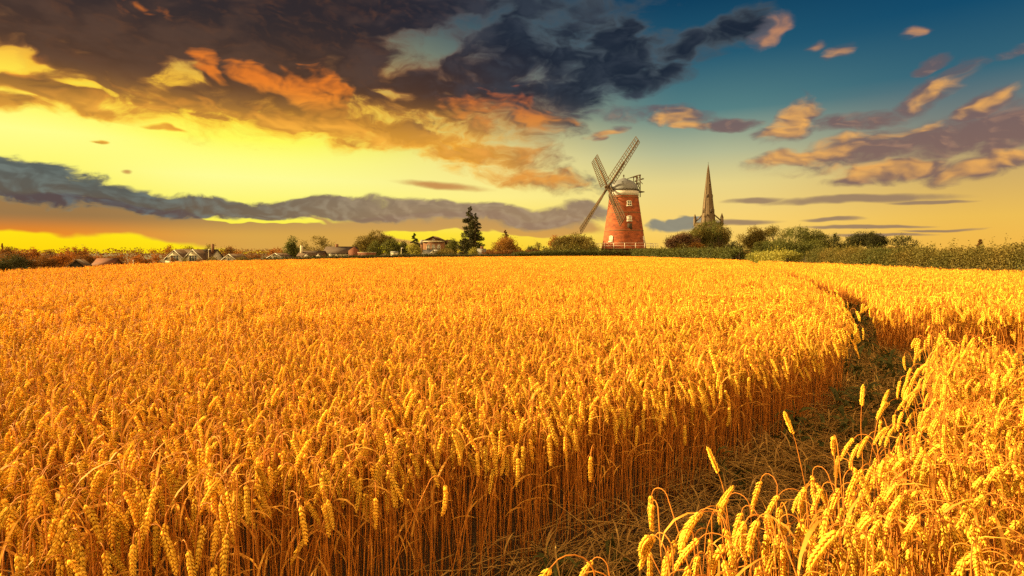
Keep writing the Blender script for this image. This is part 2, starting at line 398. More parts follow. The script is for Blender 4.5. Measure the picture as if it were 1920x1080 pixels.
LEAF = {
    'green': ((0.115, 0.115, 0.025), (0.055, 0.065, 0.016)), 'dark': ((0.058, 0.056, 0.019), (0.030, 0.032, 0.012)),
    'olive': ((0.17, 0.125, 0.03), (0.09, 0.072, 0.019)), 'autumn': ((0.30, 0.15, 0.034), (0.16, 0.085, 0.024)),
    'bright': ((0.30, 0.27, 0.055), (0.17, 0.17, 0.035)), 'red': ((0.095, 0.042, 0.022), (0.05, 0.026, 0.014)),
    'rust': ((0.30, 0.105, 0.022), (0.17, 0.06, 0.015)), 'brown': ((0.17, 0.07, 0.02), (0.085, 0.04, 0.014)),
    'hedge': ((0.085, 0.090, 0.020), (0.045, 0.052, 0.014)), 'tawny': ((0.155, 0.112, 0.026), (0.062, 0.074, 0.018)),
}
for k, (a, b) in LEAF.items():
    M['leaf_' + k] = material('leaf_' + k, a, b, 0.35, 0.75, 0.5 if k in ('rust', 'brown', 'autumn') else 0.35, 0.3, 0.0, detail=3, tcol=(1.0, 0.9, 0.5))

# ================================================================== the field
def smooth_line(p, it=2):
    p = np.array(p, float)
    for _ in range(it):
        q = np.empty((2 * len(p), 2)); q[0] = p[0]; q[-1] = p[-1]
        q[1:-1:2] = 0.75 * p[:-1] + 0.25 * p[1:]; q[2:-1:2] = 0.25 * p[:-1] + 0.75 * p[1:]
        p = q
    return p
FIELD = 0.83 * np.array([(-21, -6), (-22, 14), (-22.9, 26.3), (-25, 35), (-28.6, 49), (-29.4, 57), (-27.2, 65), (-25, 76.5), (-17.8, 98), (0, 126), (17.8, 140), (25.8, 135), (26.2, 103.5), (25.2, 64.7), (24.2, 49.7), (22.9, 42), (21.9, 25.1), (21, 8), (20, -6)], float)
EDGE_MAIN = smooth_line([(-9, -1.5), (-4, 0.7), (-2.0, 1.55), (-0.95, 2.2), (-0.27, 2.9), (0.77, 3.65), (1.9, 4.75), (3.3, 6.15), (4.0, 7.0), (4.6, 8.3), (6.6, 12), (10.2, 21.5), (21.5, 53), (29, 74)])
EDGE_STRIP = smooth_line([(-3.0, -2.0), (-0.75, 0.85), (-0.1, 1.3), (0.2, 1.6), (0.58, 1.92), (1.09, 2.3), (1.5, 2.55), (1.9, 2.95), (2.5, 3.58), (3.28, 4.56), (4.1, 5.7), (4.56, 6.28), (4.82, 6.3), (4.75, 5.7), (4.3, 4.7), (3.8, 3.75), (3.2, 2.7), (2.4, 1.5), (0.5, -2.0)])
EDGE_FAR = smooth_line([(3.2, -4.0), (5.6, 2.4), (6.8, 4.6), (7.6, 6.2), (7.75, 7.6), (7.1, 8.6), (6.15, 9.1), (5.95, 9.8), (7.85, 12.2), (11.55, 21.0), (22.5, 52.6), (31, 76)])
EDGE_MAIN, EDGE_STRIP, EDGE_FAR = 0.83 * EDGE_MAIN, 0.83 * EDGE_STRIP, 0.83 * EDGE_FAR
POLY_MAIN = np.vstack([EDGE_MAIN, [(20, 160), (-60, 160), (-60, -1.5)]])
POLY_FAR = np.vstack([EDGE_FAR, [(60, 76), (60, -4)]])
def inside(x, y, poly):
    r = np.zeros(x.shape, bool)
    a = poly; b = np.roll(poly, -1, axis=0)
    for (x0, y0), (x1, y1) in zip(a, b):
        if y0 == y1: continue
        c = ((y0 > y) != (y1 > y)) & (x < (x1 - x0) * (y - y0) / (y1 - y0) + x0)
        r ^= c
    return r
def in_crop(x, y):
    return inside(x, y, FIELD) & (inside(x, y, POLY_MAIN) | inside(x, y, EDGE_STRIP) | inside(x, y, POLY_FAR)) & (x * x + y * y > 0.5)
def clear_of_edge(x, y, r):
    ok = in_crop(x, y)
    for k in range(8): ok &= in_crop(x + r * math.cos(k * math.pi / 4), y + r * math.sin(k * math.pi / 4))
    return ok
def in_view(x, y, m=1.2):
    return (np.abs(x) < 0.89 * np.maximum(y, 0) + m) & (y > 0.4)
_wv = RNG.uniform(-1, 1, (10, 2)); _wv /= np.linalg.norm(_wv, axis=1)[:, None]; _wl = RNG.uniform(0.35, 2.2, 10); _wp = RNG.uniform(0, 6.28, 10)
def sway(x, y):                                     # slow unevenness of the crop, about -1 to 1
    return sum(np.sin((x * a[0] + y * a[1]) * l + p) for a, l, p in zip(_wv, _wl, _wp)) / 4.5

# ------------------------------------------------------------------ ground: one sheet out to the horizon
def sheet():
    xs = np.concatenate([-np.geomspace(4000, 160, 16), np.linspace(-150, 150, 101), np.geomspace(160, 4000, 16)])
    ys = np.concatenate([[-60, -20], np.linspace(-6, 230, 90), np.geomspace(240, 6000, 18)])
    gx, gy = np.meshgrid(xs, ys)
    v = np.stack([gx, gy, ground_z(gx, gy)], -1).reshape(-1, 3)
    w, h = len(xs), len(ys)
    f = [(j * w + i, j * w + i + 1, (j + 1) * w + i + 1, (j + 1) * w + i) for j in range(h - 1) for i in range(w - 1)]
    me = bpy.data.meshes.new('ground'); fill(me, v, f)
    me.materials.append(material('meadow_and_soil', (0.10, 0.075, 0.03), (0.055, 0.05, 0.02), 0.25, 0.95, detail=8))
    me.polygons.foreach_set('use_smooth', [True] * len(me.polygons))
    return me
tag(link('ground', sheet()), kind='structure')
def soil_sheet():                                   # bare earth under the crop and along the trodden tracks
    p = FIELD; c = p.mean(0)
    v = np.vstack([np.c_[p, np.full(len(p), 0.004)], [[c[0], c[1], 0.004]]])
    n = len(p)
    me = bpy.data.meshes.new('field_soil'); fill(me, v, [(i, (i + 1) % n, n) for i in range(n)][::-1])
    me.materials.append(M['soil']); return me
tag(link('field_soil', soil_sheet()), kind='structure')

# ------------------------------------------------------------------ wheat plants
def kernel_shape(n):
    a = np.arange(n) * 2 * math.pi / n
    v = [(0, 0, 0)] + [(math.cos(t) * 0.5, math.sin(t) * 0.5, 0.42) for t in a] + [(0, 0, 1)]
    f = [(0, 1 + (i + 1) % n, 1 + i) for i in range(n)] + [(n + 1, 1 + i, 1 + (i + 1) % n) for i in range(n)]
    return np.array(v), f
K5, K4 = kernel_shape(5), kernel_shape(4)
def spine(rng, upright=False, h=None):
    """points up a stem, round the nodding neck and along the ear; returns stem points and ear points"""
    h = h or (rng.uniform(0.70, 0.82) if rng.random() < 0.8 else rng.uniform(0.54, 0.70))
    lean = rng.uniform(0.0, 0.11) if rng.random() < 0.86 else rng.uniform(0.18, 0.42); phi = rng.uniform(0, 2 * math.pi); psi = phi + rng.normal(0, 0.5)
    neck = rng.uniform(0.055, 0.125); ear = rng.uniform(0.098, 0.13)
    bend = rng.uniform(0.1, 0.5) if upright else (rng.uniform(1.3, 2.2) if rng.random() < 0.045 else rng.uniform(2.65, 3.15))
    nb = bend * rng.uniform(0.78, 0.95)
    pts, d = [(0, 0, 0)], []
    p = np.zeros(3)
    segs = [(h / 7, lean * (0.5 + i / 7.0), phi) for i in range(7)]
    segs += [(neck / 6, lean + nb * (i + 1) / 6, psi) for i in range(6)]
    segs += [(ear / 8, lean + nb + (bend - nb) * (i + 1) / 8, psi) for i in range(8)]
    for ds, th, ph in segs:
        p = p + ds * np.array((math.sin(th) * math.cos(ph), math.sin(th) * math.sin(ph), math.cos(th)))
        pts.append(p)
    pts = np.array(pts)
    return pts[:14], pts[13:]
def add_kernels(mb, ear, rng, nodes, fl, K, size, wide, mi=0):
    t = np.linspace(0, 1, len(ear)); d = np.gradient(ear, axis=0); d /= np.linalg.norm(d, axis=1)[:, None]
    side = np.cross(d[len(d) // 2], rng.normal(0, 1, 3)); side /= np.linalg.norm(side)
    kv, kf = K
    for i in range(nodes):
        u = (i + 0.3) / nodes
        c = np.array([np.interp(u, t, ear[:, k]) for k in range(3)]); ax = np.array([np.interp(u, t, d[:, k]) for k in range(3)]); ax /= np.linalg.norm(ax)
        sx = side - ax * side.dot(ax); sx /= np.linalg.norm(sx); sy = np.cross(ax, sx)
        s = 1 if i % 2 else -1
        k = size * (0.75 + 0.45 * math.sin(math.pi * min(1, u * 0.8 + 0.22))) * rng.uniform(0.9, 1.1)
        if u > 0.9: k *= 0.85
        for j in range(fl):
            off = (j - (fl - 1) / 2) * 0.9
            o = s * sx * math.cos(off) + sy * math.sin(off)
            out = rng.uniform(0.34, 0.56) if u < 0.9 else 0.15
            z = ax * math.cos(out) + o * math.sin(out)
            x = np.cross(z, ax + 0.01); x /= np.linalg.norm(x); y = np.cross(z, x)
            R = np.array((x * wide * k, y * wide * 0.8 * k, z * k))
            mb.add(kv @ R + c + o * 0.0016, kf, mi)
def add_leaf(mb, p0, rng, ln, w, mi=0, n=6):
    ph = rng.uniform(0, 6.28); th = rng.uniform(0.25, 0.7); curl = rng.uniform(1.2, 2.6); tw = rng.uniform(-1.2, 1.2)
    p = np.array(p0, float); v = []
    for i in range(n):
        u = i / (n - 1)
        a = th + curl * u
        t = np.array((math.sin(a) * math.cos(ph), math.sin(a) * math.sin(ph), math.cos(a)))
        s = np.array((-math.sin(ph), math.cos(ph), 0)); nn = np.cross(t, s)
        sv = s * math.cos(tw * u) + nn * math.sin(tw * u)
        ww = w * (0.5 + u * 1.2 if u < 0.4 else (1 - u) / 0.6 + 0.04) * 0.5
        v += [p - sv * ww, p + sv * ww]
        p = p + t * ln / (n - 1)
    mb.add(v, [(2 * i, 2 * i + 1, 2 * i + 3, 2 * i + 2) for i in range(n - 1)], mi)
def near_plant(rng, upright=False, h=None):
    """stem, ear and leaf builders of one closely seen plant"""
    st, ear = spine(rng, upright, h)
    a, b, c = MB(), MB(), MB()
    a.tube(np.vstack([st, ear[1:5]]), np.r_[np.linspace(0.0021, 0.0013, len(st)), np.full(4, 0.001)], 5)
    add_kernels(b, ear, rng, 21, 3, K5, 0.0178, 0.37)
    top = st[5]
    add_leaf(c, st[rng.integers(3, 7)], rng, rng.uniform(0.12, 0.24), rng.uniform(0.006, 0.012))
    return a, b, c
def mid_plant(mb, rng, at=(0, 0, 0), nodes=12, K=K4):
    st, ear = spine(rng)
    off = np.array(at)
    keep = st[[0, 4, 7, 9, 11, 13]] + off
    mb.tube(keep, 0.0019, 3, 1, cap=False)
    add_kernels(mb, ear + off, rng, nodes, 1, K, 0.0225, 0.76, 0)
    if rng.random() < 0.6: add_leaf(mb, st[rng.integers(4, 7)] + off, rng, rng.uniform(0.12, 0.22), 0.01, 2, 4)
def far_plant(mb, rng, at):
    st, ear = spine(rng)
    off = np.array(at)
    e = ear[[0, 3, 6, 8]] + off
    mb.tube(e, (0.004, 0.0085, 0.0075, 0.002), 4, 0, cap=False)
    s = st[[3, 7, 10, 13]] + off
    w = np.array((math.cos(at[0] * 50), math.sin(at[0] * 50), 0)) * 0.003
    mb.add(np.stack([s - w, s + w], 1), [(0, 1, 3, 2), (2, 3, 5, 4), (4, 5, 7, 6)], 1)

rw = np.random.default_rng(21)
NEAR = [near_plant(rw) for _ in range(30)]
near_parts = []                                     # (stem, ear, leaf) meshes, used by the plants that stand closest
WHEAT_MATS = [M['ear'], M['stem'], M['blade']]
sources = []
def source(name, me):                               # a shape the crop repeats; not part of the scene itself
    sources.append(bpy.data.objects.new(name, me)); return len(sources) - 1
def joined(a, b, c):
    mb = MB()
    for part, mi in ((b, 0), (a, 1), (c, 2)):
        for v, in zip(part.v): pass
        v = np.concatenate(part.v); mb.add(v, part.f, mi)
    return mb
for a, b, c in NEAR:
    near_parts.append((a.mesh('stem', M['stem'], True), b.mesh('ear', M['ear'], True), c.mesh('leaf', M['blade'], True)))
    source('wheat_plant_shape', joined(a, b, c).mesh('wheat_plant_shape', WHEAT_MATS, True))
N_NEAR = len(sources)
for k in range(14):
    mb = MB(); mid_plant(mb, rw); source('wheat_plant_shape', mb.mesh('wheat_plant_shape', WHEAT_MATS, True))
N_MID1 = len(sources)
for k in range(9):
    mb = MB()
    for q in range(18): mid_plant(mb, rw, (rw.uniform(-0.13, 0.13), rw.uniform(-0.13, 0.13), rw.normal(0, 0.035)), 10)
    source('wheat_clump_shape', mb.mesh('wheat_clump_shape', WHEAT_MATS, True))
N_MID = len(sources)
for k in range(5):
    mb = MB()
    for q in range(230): far_plant(mb, rw, (rw.uniform(-0.55, 0.55), rw.uniform(-0.55, 0.55), rw.normal(0, 0.04)))
    source('wheat_clump_shape', mb.mesh('wheat_clump_shape', WHEAT_MATS, True))
N_FAR = len(sources)

def scatter(name, pts, rot, scl, idx, srcs):
    """one object that repeats the source shapes at its points"""
    me = bpy.data.meshes.new(name)
    me.vertices.add(len(pts)); me.vertices.foreach_set('co', np.asarray(pts, np.float32).ravel())
    for nm, ty, dat, key in (('turn', 'FLOAT_VECTOR', rot, 'vector'), ('size', 'FLOAT_VECTOR', scl, 'vector'), ('shape', 'INT', idx, 'value')):
        at = me.attributes.new(nm, ty, 'POINT')
        at.data.foreach_set(key, np.asarray(dat, np.int32 if ty == 'INT' else np.float32).ravel())
    o = link(name, me)
    g = bpy.data.node_groups.new(name, 'GeometryNodeTree')
    g.interface.new_socket('Geometry', in_out='INPUT', socket_type='NodeSocketGeometry')
    g.interface.new_socket('Geometry', in_out='OUTPUT', socket_type='NodeSocketGeometry')
    gi, go = g.nodes.new('NodeGroupInput'), g.nodes.new('NodeGroupOutput')
    join = g.nodes.new('GeometryNodeJoinGeometry')
    for s in reversed(srcs):
        oi = g.nodes.new('GeometryNodeObjectInfo'); oi.inputs['Object'].default_value = s
        ti = g.nodes.new('GeometryNodeGeometryToInstance')
        g.links.new(oi.outputs['Geometry'], ti.inputs[0]); g.links.new(ti.outputs[0], join.inputs[0])
    ip = g.nodes.new('GeometryNodeInstanceOnPoints')
    g.links.new(gi.outputs[0], ip.inputs['Points']); g.links.new(join.outputs[0], ip.inputs['Instance'])
    ip.inputs['Pick Instance'].default_value = True
    def attr(nm, ty):
        n = g.nodes.new('GeometryNodeInputNamedAttribute'); n.data_type = ty; n.inputs[0].default_value = nm
        return next(s for s in n.outputs if s.enabled and s.name == 'Attribute')
    e2r = g.nodes.new('FunctionNodeEulerToRotation'); g.links.new(attr('turn', 'FLOAT_VECTOR'), e2r.inputs[0])
    g.links.new(e2r.outputs[0], ip.inputs['Rotation']); g.links.new(attr('size', 'FLOAT_VECTOR'), ip.inputs['Scale'])
    g.links.new(attr('shape', 'INT'), ip.inputs['Instance Index'])
    g.links.new(ip.outputs[0], go.inputs[0])
    o.modifiers.new('repeat', 'NODES').node_group = g
    return o

def grid(x0, x1, y0, y1, s, jit=0.5):
    gx, gy = np.meshgrid(np.arange(x0, x1, s), np.arange(y0, y1, s))
    gx, gy = gx.ravel(), gy.ravel()
    return gx + rw.uniform(-jit, jit, gx.size) * s, gy + rw.uniform(-jit, jit, gx.size) * s
R_NEAR, R_MID = 6.0, 27.0
# single plants, close by and along every edge of the tracks further off
x, y = grid(-8, 8, 0.2, R_NEAR + 0.2, 0.0525)
k = in_crop(x, y) & in_view(x, y, 1.5) & (np.hypot(x, y) < R_NEAR)
nx, ny = x[k], y[k]
mids, fars = [], []
x, y = grid(-1, 14, 5.0, R_MID, 0.056)
k = in_crop(x, y) & ~clear_of_edge(x, y, 0.20) & (np.hypot(x, y) >= R_NEAR) & (np.hypot(x, y) < R_MID)
mx_, my_ = x[k], y[k]
x, y = grid(-27, 27, 3.0, R_MID + 4, 0.25)
k = clear_of_edge(x, y, 0.16) & in_view(x, y, 2) & (np.hypot(x, y) >= R_NEAR + 0.05) & (np.hypot(x, y) < R_MID)
cx_, cy_ = x[k], y[k]
x, y = grid(-32, 32, 15.0, 140, 0.27)               # far edges of the tracks and of the field
k = in_crop(x, y) & ~clear_of_edge(x, y, 0.65) & in_view(x, y, 2) & (np.hypot(x, y) >= R_MID)
ex_, ey_ = x[k], y[k]
x, y = grid(-32, 32, 15.0, 140, 0.92)
k = clear_of_edge(x, y, 0.5) & in_view(x, y, 2) & (np.hypot(x, y) >= R_MID)
fx_, fy_ = x[k], y[k]

# the three hundred plants that show largest become things of their own
rot_n = np.c_[rw.normal(0, 0.05, nx.size), rw.normal(0, 0.05, nx.size), rw.uniform(0, 6.283, nx.size)]
scl_n = np.repeat((1.0 + 0.05 * sway(nx, ny) + rw.normal(0, 0.045, nx.size))[:, None], 3, 1)
strip = inside(nx, ny, EDGE_STRIP)
scl_n *= np.where(strip, 0.955, 1.0)[:, None]          # the strip between the wheel tracks has stayed shorter
idx_n = rw.integers(0, N_NEAR, nx.size)
vis = (np.abs(nx) < 0.86 * ny) & (ny > (EYE - 0.85) / (606 / FPX) * 1.02)
strip = inside(nx, ny, EDGE_STRIP)
order = np.argsort(np.where(vis, ny, 99))
chosen = np.concatenate([order[strip[order]][:165], order[~strip[order]][:120]])
own = np.zeros(nx.size, bool); own[chosen] = True
for q in chosen:
    s, e, l = near_parts[idx_n[q]]
    if strip[q]:
        t = empty('wheat_plant', (nx[q], ny[q], 0.0), 0, 'drooping wheat plant in the front rows of the narrow strip right of the flattened track', 'wheat', 'front wheat plants of the narrow strip beside the track')
    else:
        t = empty('wheat_plant', (nx[q], ny[q], 0.0), 0, 'ripe drooping wheat plant in the front rows of the big block left of the track', 'wheat', 'front wheat plants of the big block')
    t.rotation_euler = rot_n[q]; t.scale = scl_n[q]
    link('stem', s, t); link('ear', e, t); link('leaf', l, t)
def spread(n, sd=0.05): return np.c_[rw.normal(0, sd, n), rw.normal(0, sd, n), rw.uniform(0, 6.283, n)]
def sizes(x, y, sd): return np.repeat((1.0 + 0.05 * sway(x, y) + rw.normal(0, sd, x.size))[:, None], 3, 1)
P = np.concatenate([np.c_[nx, ny][~own], np.c_[mx_, my_], np.c_[cx_, cy_], np.c_[ex_, ey_], np.c_[fx_, fy_]])
ROT = np.concatenate([rot_n[~own], spread(mx_.size, 0.08), spread(cx_.size), spread(ex_.size), spread(fx_.size, 0.02)])
SCL = np.concatenate([scl_n[~own], sizes(mx_, my_, 0.05), sizes(cx_, cy_, 0.04), sizes(ex_, ey_, 0.04), sizes(fx_, fy_, 0.03)])
IDX = np.concatenate([idx_n[~own], rw.integers(N_NEAR, N_MID1, mx_.size), rw.integers(N_MID1, N_MID, cx_.size), rw.integers(N_MID1, N_MID, ex_.size), rw.integers(N_MID, N_FAR, fx_.size)])
crop = scatter('wheat_crop', np.c_[P, np.zeros(len(P))], ROT, SCL, IDX, sources)
tag(crop, 'ripe golden wheat covering the whole field up to the hedges', 'wheat', kind='stuff')
print('wheat points', nx.size, mx_.size, cx_.size, ex_.size, fx_.size)

# ------------------------------------------------------------------ trodden straw and weeds in the tracks
straw_src = []
for k in range(8):
    mb = MB()
    for q in range(11):
        a = rw.normal(0, 0.75); ln = rw.uniform(0.3, 0.75); z0 = rw.uniform(0.01, 0.16); c = rw.uniform(-0.22, 0.22, 2)
        u = np.linspace(-0.5, 0.5, 6); bow = rw.normal(0, 0.16)
        pts = np.c_[c[0] + math.cos(a) * u * ln - math.sin(a) * bow * (u * u), c[1] + math.sin(a) * u * ln + math.cos(a) * bow * (u * u), np.maximum(0.006, z0 + rw.normal(0, 0.10) * u + rw.uniform(0, 0.16) * (0.25 - u * u))]
        mb.tube(pts, 0.0019, 4, 0, cap=False)
        if q % 3 == 0: add_kernels(mb, pts[-1] + (pts[-1] - pts[-2]) * np.linspace(0, 0.8, 6)[:, None], rw, 12, 2, K4, 0.013, 0.5)
        if q % 2: add_leaf(mb, pts[2], rw, rw.uniform(0.1, 0.2), 0.008, 0, 5)
    straw_src.append(bpy.data.objects.new('straw_shape', mb.mesh('straw_shape', M['straw'], True)))
def in_track(x, y, m=0.0):
    return inside(x, y, FIELD) & ~in_crop(x, y) & (y > 0.3)
x, y = grid(-4, 12, 0.8, 22, 0.15)
k = in_track(x, y) & in_view(x, y, 1.5)
x, y = x[k], y[k]
ang = np.where(y < 7, math.atan2(1.0, 1.05), math.atan2(2.6, 1.0)) + rw.normal(0, 0.5, x.size)
tag(scatter('flattened_straw', np.c_[x, y, np.full(x.size, 0.01)], np.c_[rw.normal(0, 0.08, x.size), rw.normal(0, 0.08, x.size), ang], np.repeat(rw.uniform(0.8, 1.2, x.size)[:, None], 3, 1), rw.integers(0, 8, x.size), straw_src),
    'flattened brown straw lying along the trodden track', 'straw', kind='stuff')
weed_src = []
for k in range(5):
    mb = MB()
    for q in range(9):
        z = rw.uniform(0.0, 0.16)
        add_leaf(mb, (rw.normal(0, 0.012), rw.normal(0, 0.012), z), rw, rw.uniform(0.06, 0.14), rw.uniform(0.012, 0.028), 0, 5)
    mb.tube([(0, 0, 0), (0.01, 0, 0.1), (0.0, 0.01, 0.2)], 0.002, 4, 0)
    weed_src.append(bpy.data.objects.new('weed_shape', mb.mesh('weed_shape', M['weed'], True)))
x, y = grid(-1, 10, 1.5, 16, 0.13)
k = in_track(x, y) & (rw.random(x.size) < np.where(y > 4.2, 0.38, 0.14))
x, y = x[k], y[k]
tag(scatter('weeds', np.c_[x, y, np.full(x.size, 0.0)], np.c_[rw.normal(0, 0.2, x.size), rw.normal(0, 0.2, x.size), rw.uniform(0, 6.28, x.size)], np.repeat((rw.uniform(0.8, 1.5, x.size) * np.where(y > 3.6, 1.3, 1.0))[:, None], 3, 1), rw.integers(0, 5, x.size), weed_src),
    'dark green weeds growing in the trodden track', 'weeds', kind='stuff')

# stray plants left standing in the track, each told apart by where it stands
ru = np.random.default_rng(5)
for (X_, Y_, D, h, lean, turn, label) in (
    (1518, 795, 3.05, 0.66, -0.10, 0.0, 'tallest stray wheat ear in the track, leaning left over flattened straw'),
    (1592, 775, 3.35, 0.66, -0.14, 0.6, 'stray wheat ear leaning left at the edge of the track, just above the strip'),
    (1362, 880, 2.65, 0.58, -0.12, 0.3, 'stray wheat ear leaning left in mid track, before the tall block of stems'),
    (1298, 890, 2.45, 0.52, -0.03, 0.9, 'short upright wheat ear standing straight in the middle of the trodden track'),
    (1645, 755, 3.6, 0.62, 0.16, 0.2, 'stray wheat ear leaning right where the trodden track bends away')):
    a, b, c = near_plant(ru, True, h)
    t = empty('wheat_plant', (0, 0, 0), 0, label, 'wheat')
    D *= 0.84; p = px(X_, Y_, D); t.location = (p.x - lean * h, p.y, 0.0)
    t.rotation_euler = (ru.normal(0, 0.04), lean, turn)
    a.build('stem', M['stem'], t, True); b.build('ear', M['ear'], t, True); c.build('leaf', M['blade'], t, True)

# ================================================================== buildings
M.update({
    'brick': material('mill_brick', (0.30, 0.078, 0.030), (0.11, 0.033, 0.018), 0.7, 0.9, detail=9, stretch=(1, 1, 2.2), bump=0.3),
    'white': material('white_paint', (0.60, 0.57, 0.52), (0.48, 0.46, 0.42), 3, 0.6),
    'cap': material('cap_cladding', (0.165, 0.175, 0.20), (0.125, 0.13, 0.15), 2.0, 0.55, stretch=(3, 3, 0.4)),
    'capband': material('cap_skirt', (0.45, 0.44, 0.44), (0.37, 0.36, 0.36), 2.0, 0.6, stretch=(3, 3, 0.4)),
    'timber': material('weathered_timber', (0.085, 0.05, 0.027), (0.045, 0.028, 0.016), 3, 0.85),
    'darkwood': material('dark_timber', (0.055, 0.04, 0.03), (0.03, 0.022, 0.018), 3, 0.85),
    'glass': material('window_glass', (0.055, 0.06, 0.065), (0.035, 0.04, 0.045), 1, 0.12, spec=0.6),
    'blind': material('white_blind', (0.46, 0.42, 0.36), (0.36, 0.33, 0.28), 2, 0.7),
    'stone': material('church_stone', (0.118, 0.084, 0.054), (0.08, 0.057, 0.038), 0.6, 0.9, detail=9, bump=0.2),
    'opening_shade': material('louvre_shadow', (0.06, 0.045, 0.035), (0.035, 0.03, 0.025), 2, 0.9),  # dark tone stands in for the shade inside the spire openings
    'render_white': material('white_render', (0.50, 0.45, 0.35), (0.40, 0.36, 0.28), 1.2, 0.85),
    'tile_brown': material('brown_roof_tile', (0.085, 0.048, 0.03), (0.055, 0.034, 0.022), 1.6, 0.9, stretch=(1, 1, 4)),
    'tile_dark': material('dark_roof_tile', (0.075, 0.05, 0.04), (0.05, 0.035, 0.03), 1.6, 0.9, stretch=(1, 1, 4)),
    'tile_red': material('red_roof_tile', (0.15, 0.05, 0.026), (0.10, 0.036, 0.02), 1.6, 0.9, stretch=(1, 1, 4)),
    'slate': material('grey_slate', (0.21, 0.20, 0.19), (0.15, 0.145, 0.14), 1.6, 0.7),
    'brown_brick': material('brown_brick', (0.18, 0.085, 0.045), (0.12, 0.06, 0.035), 1.2, 0.9, detail=8),
    'black_board': material('tarred_boards', (0.035, 0.027, 0.022), (0.02, 0.016, 0.014), 2, 0.85, stretch=(1, 1, 6)),
    'grey_wood': material('grey_wood', (0.08, 0.055, 0.036), (0.05, 0.035, 0.024), 4, 0.9),
})
# ------------------------------------------------------------------ windmill
DM = 150.0
mc = px(1169.5, 466, DM)                            # centre of the tower at deck height
mill = empty('windmill', (mc.x, DM, 0.0), 0, 'red brick tower windmill with white cap and four lattice sails, standing behind the hedge', 'windmill')
m_px = DM / FPX
ZD = mc.z                                           # deck level
ZT, ZC = px(0, 367.5, DM).z, px(0, 334, DM).z       # top of the brickwork, top of the cap
R0, R1 = 41 * m_px, 26.6 * m_px
def tower_r(z): return R0 + (R1 - R0) * ((z - ZD) / (ZT - ZD)) ** 0.94 if z > ZD else R0 + 0.06
mb = MB()
mb.lathe([(R0 + 0.25, -0.5), (R0 + 0.15, ZD - 0.2)] + [(tower_r(ZD + (ZT - ZD) * k / 14), ZD + (ZT - ZD) * k / 14) for k in range(15)], 64)
tower = mb.build('tower', M['brick'], mill, True)
mb = MB()
for zz, w in ((px(0, 433, DM).z, 0.05), (px(0, 371, DM).z, 0.09), (px(0, 400, DM).z, 0.03)):
    mb.lathe([(tower_r(zz) - 0.02, zz - 0.16), (tower_r(zz) + w, zz - 0.14), (tower_r(zz) + w, zz + 0.14), (tower_r(zz + 0.16) - 0.02, zz + 0.16)], 64, caps=False)
mb.build('string_course', M['brown_brick'], tower, True)
# cap: white skirt, gallery ledge and an ogee dome
z1, z2 = px(0, 358.5, DM).z, px(0, 355.5, DM).z
rc = 27.6 * m_px
mb = MB(); mb.lathe([(rc - 0.3, ZT - 0.1), (rc, ZT - 0.05), (rc + 0.02, z1)], 56); mb.build('cap_skirt', M['capband'], mill, True)
mb = MB(); mb.lathe([(rc - 0.1, z1 - 0.03), (rc + 0.16, z1), (rc + 0.16, z1 + 0.12), (rc - 0.1, z1 + 0.14)], 56)
for k in range(28):
    a = k * 2 * math.pi / 28
    mb.bar((rc * math.cos(a) * 1.02, rc * math.sin(a) * 1.02, z1 + 0.1), (rc * math.cos(a) * 1.02, rc * math.sin(a) * 1.02, z1 + 0.48), 0.10, 0.10)
mb.build('cap_gallery', M['darkwood'], mill)
hh = ZC - z1
mb = MB(); mb.lathe([(rc * r, z1 + 0.1 + hh * h) for r, h in ((0.975, 0.0), (0.965, 0.12), (0.93, 0.30), (0.85, 0.47), (0.72, 0.62), (0.55, 0.745), (0.38, 0.83), (0.23, 0.90), (0.12, 0.955), (0.05, 0.99))], 56)
dome = mb.build('cap', M['cap'], mill, True)
mb = MB(); mb.lathe([(0.07, ZC), (0.07, ZC + 0.35), (0.2, ZC + 0.45), (0.23, ZC + 0.6), (0.14, ZC + 0.75), (0.03, ZC + 0.95)], 14); mb.build('finial', M['darkwood'], dome, True)
# windshaft and sails
nrm = Vector((-0.904, -0.345, 0.251)).normalized()
va = Vector((46, -61.5, 81)); va = (va - nrm * va.dot(nrm)).normalized()
vb = nrm.cross(va).normalized()
hub = px(1139.5, 352, DM - 34 * m_px * 0.38); hub = Vector((hub.x - mc.x, hub.y - DM, hub.z))
mb = MB(); mb.tube([hub - nrm * 3.6, hub + nrm * 0.45], 0.34, 14)
mb.box(hub, (1.0, 1.0, 0.9), axes=(va, vb, nrm)); mb.tube([hub + nrm * 0.4, hub + nrm * 0.95], (0.42, 0.2), 12)
for s in (-1, 1):
    mb.bar(hub + nrm * 0.5, hub + va * s * 1.7 + nrm * 0.25, 0.08); mb.bar(hub + nrm * 0.5, hub + vb * s * 1.7 + nrm * 0.25, 0.08)
mb.build('windshaft', M['timber'], mill)
LS = 107.0 * m_px
def sail(d, w):
    st = MB(); st.bar(hub, hub + d * LS * 0.55, 0.42, 0.34, up=nrm); st.bar(hub + d * LS * 0.55, hub + d * LS, 0.27, 0.22, up=nrm)
    so = st.build('sail', M['timber'], mill)
    la = MB(); N = 15
    def p(u, t):                                    # weathering twist grows towards the hub
        tw = rad(20 - 16 * u)
        return hub + d * (LS * (0.14 + 0.855 * u)) + (w * math.cos(tw) + nrm * math.sin(tw)) * t + nrm * 0.05
    WL, WT_ = -1.15, 1.6
    for k in range(N + 1):
        u = k / N
        la.bar(p(u, WL), p(u, WT_), 0.15, 0.10, up=d)
    for t in (WL, WL * 0.5, WT_ * 0.55, WT_):
        for k in range(N): la.bar(p(k / N, t), p((k + 1) / N, t), 0.11 if abs(t) < 1.1 else 0.18, 0.10, up=nrm)
    la.build('lattice', M['grey_wood'], so)
sail(va, vb); sail(vb, -va); sail(-va, -vb); sail(-vb, va)
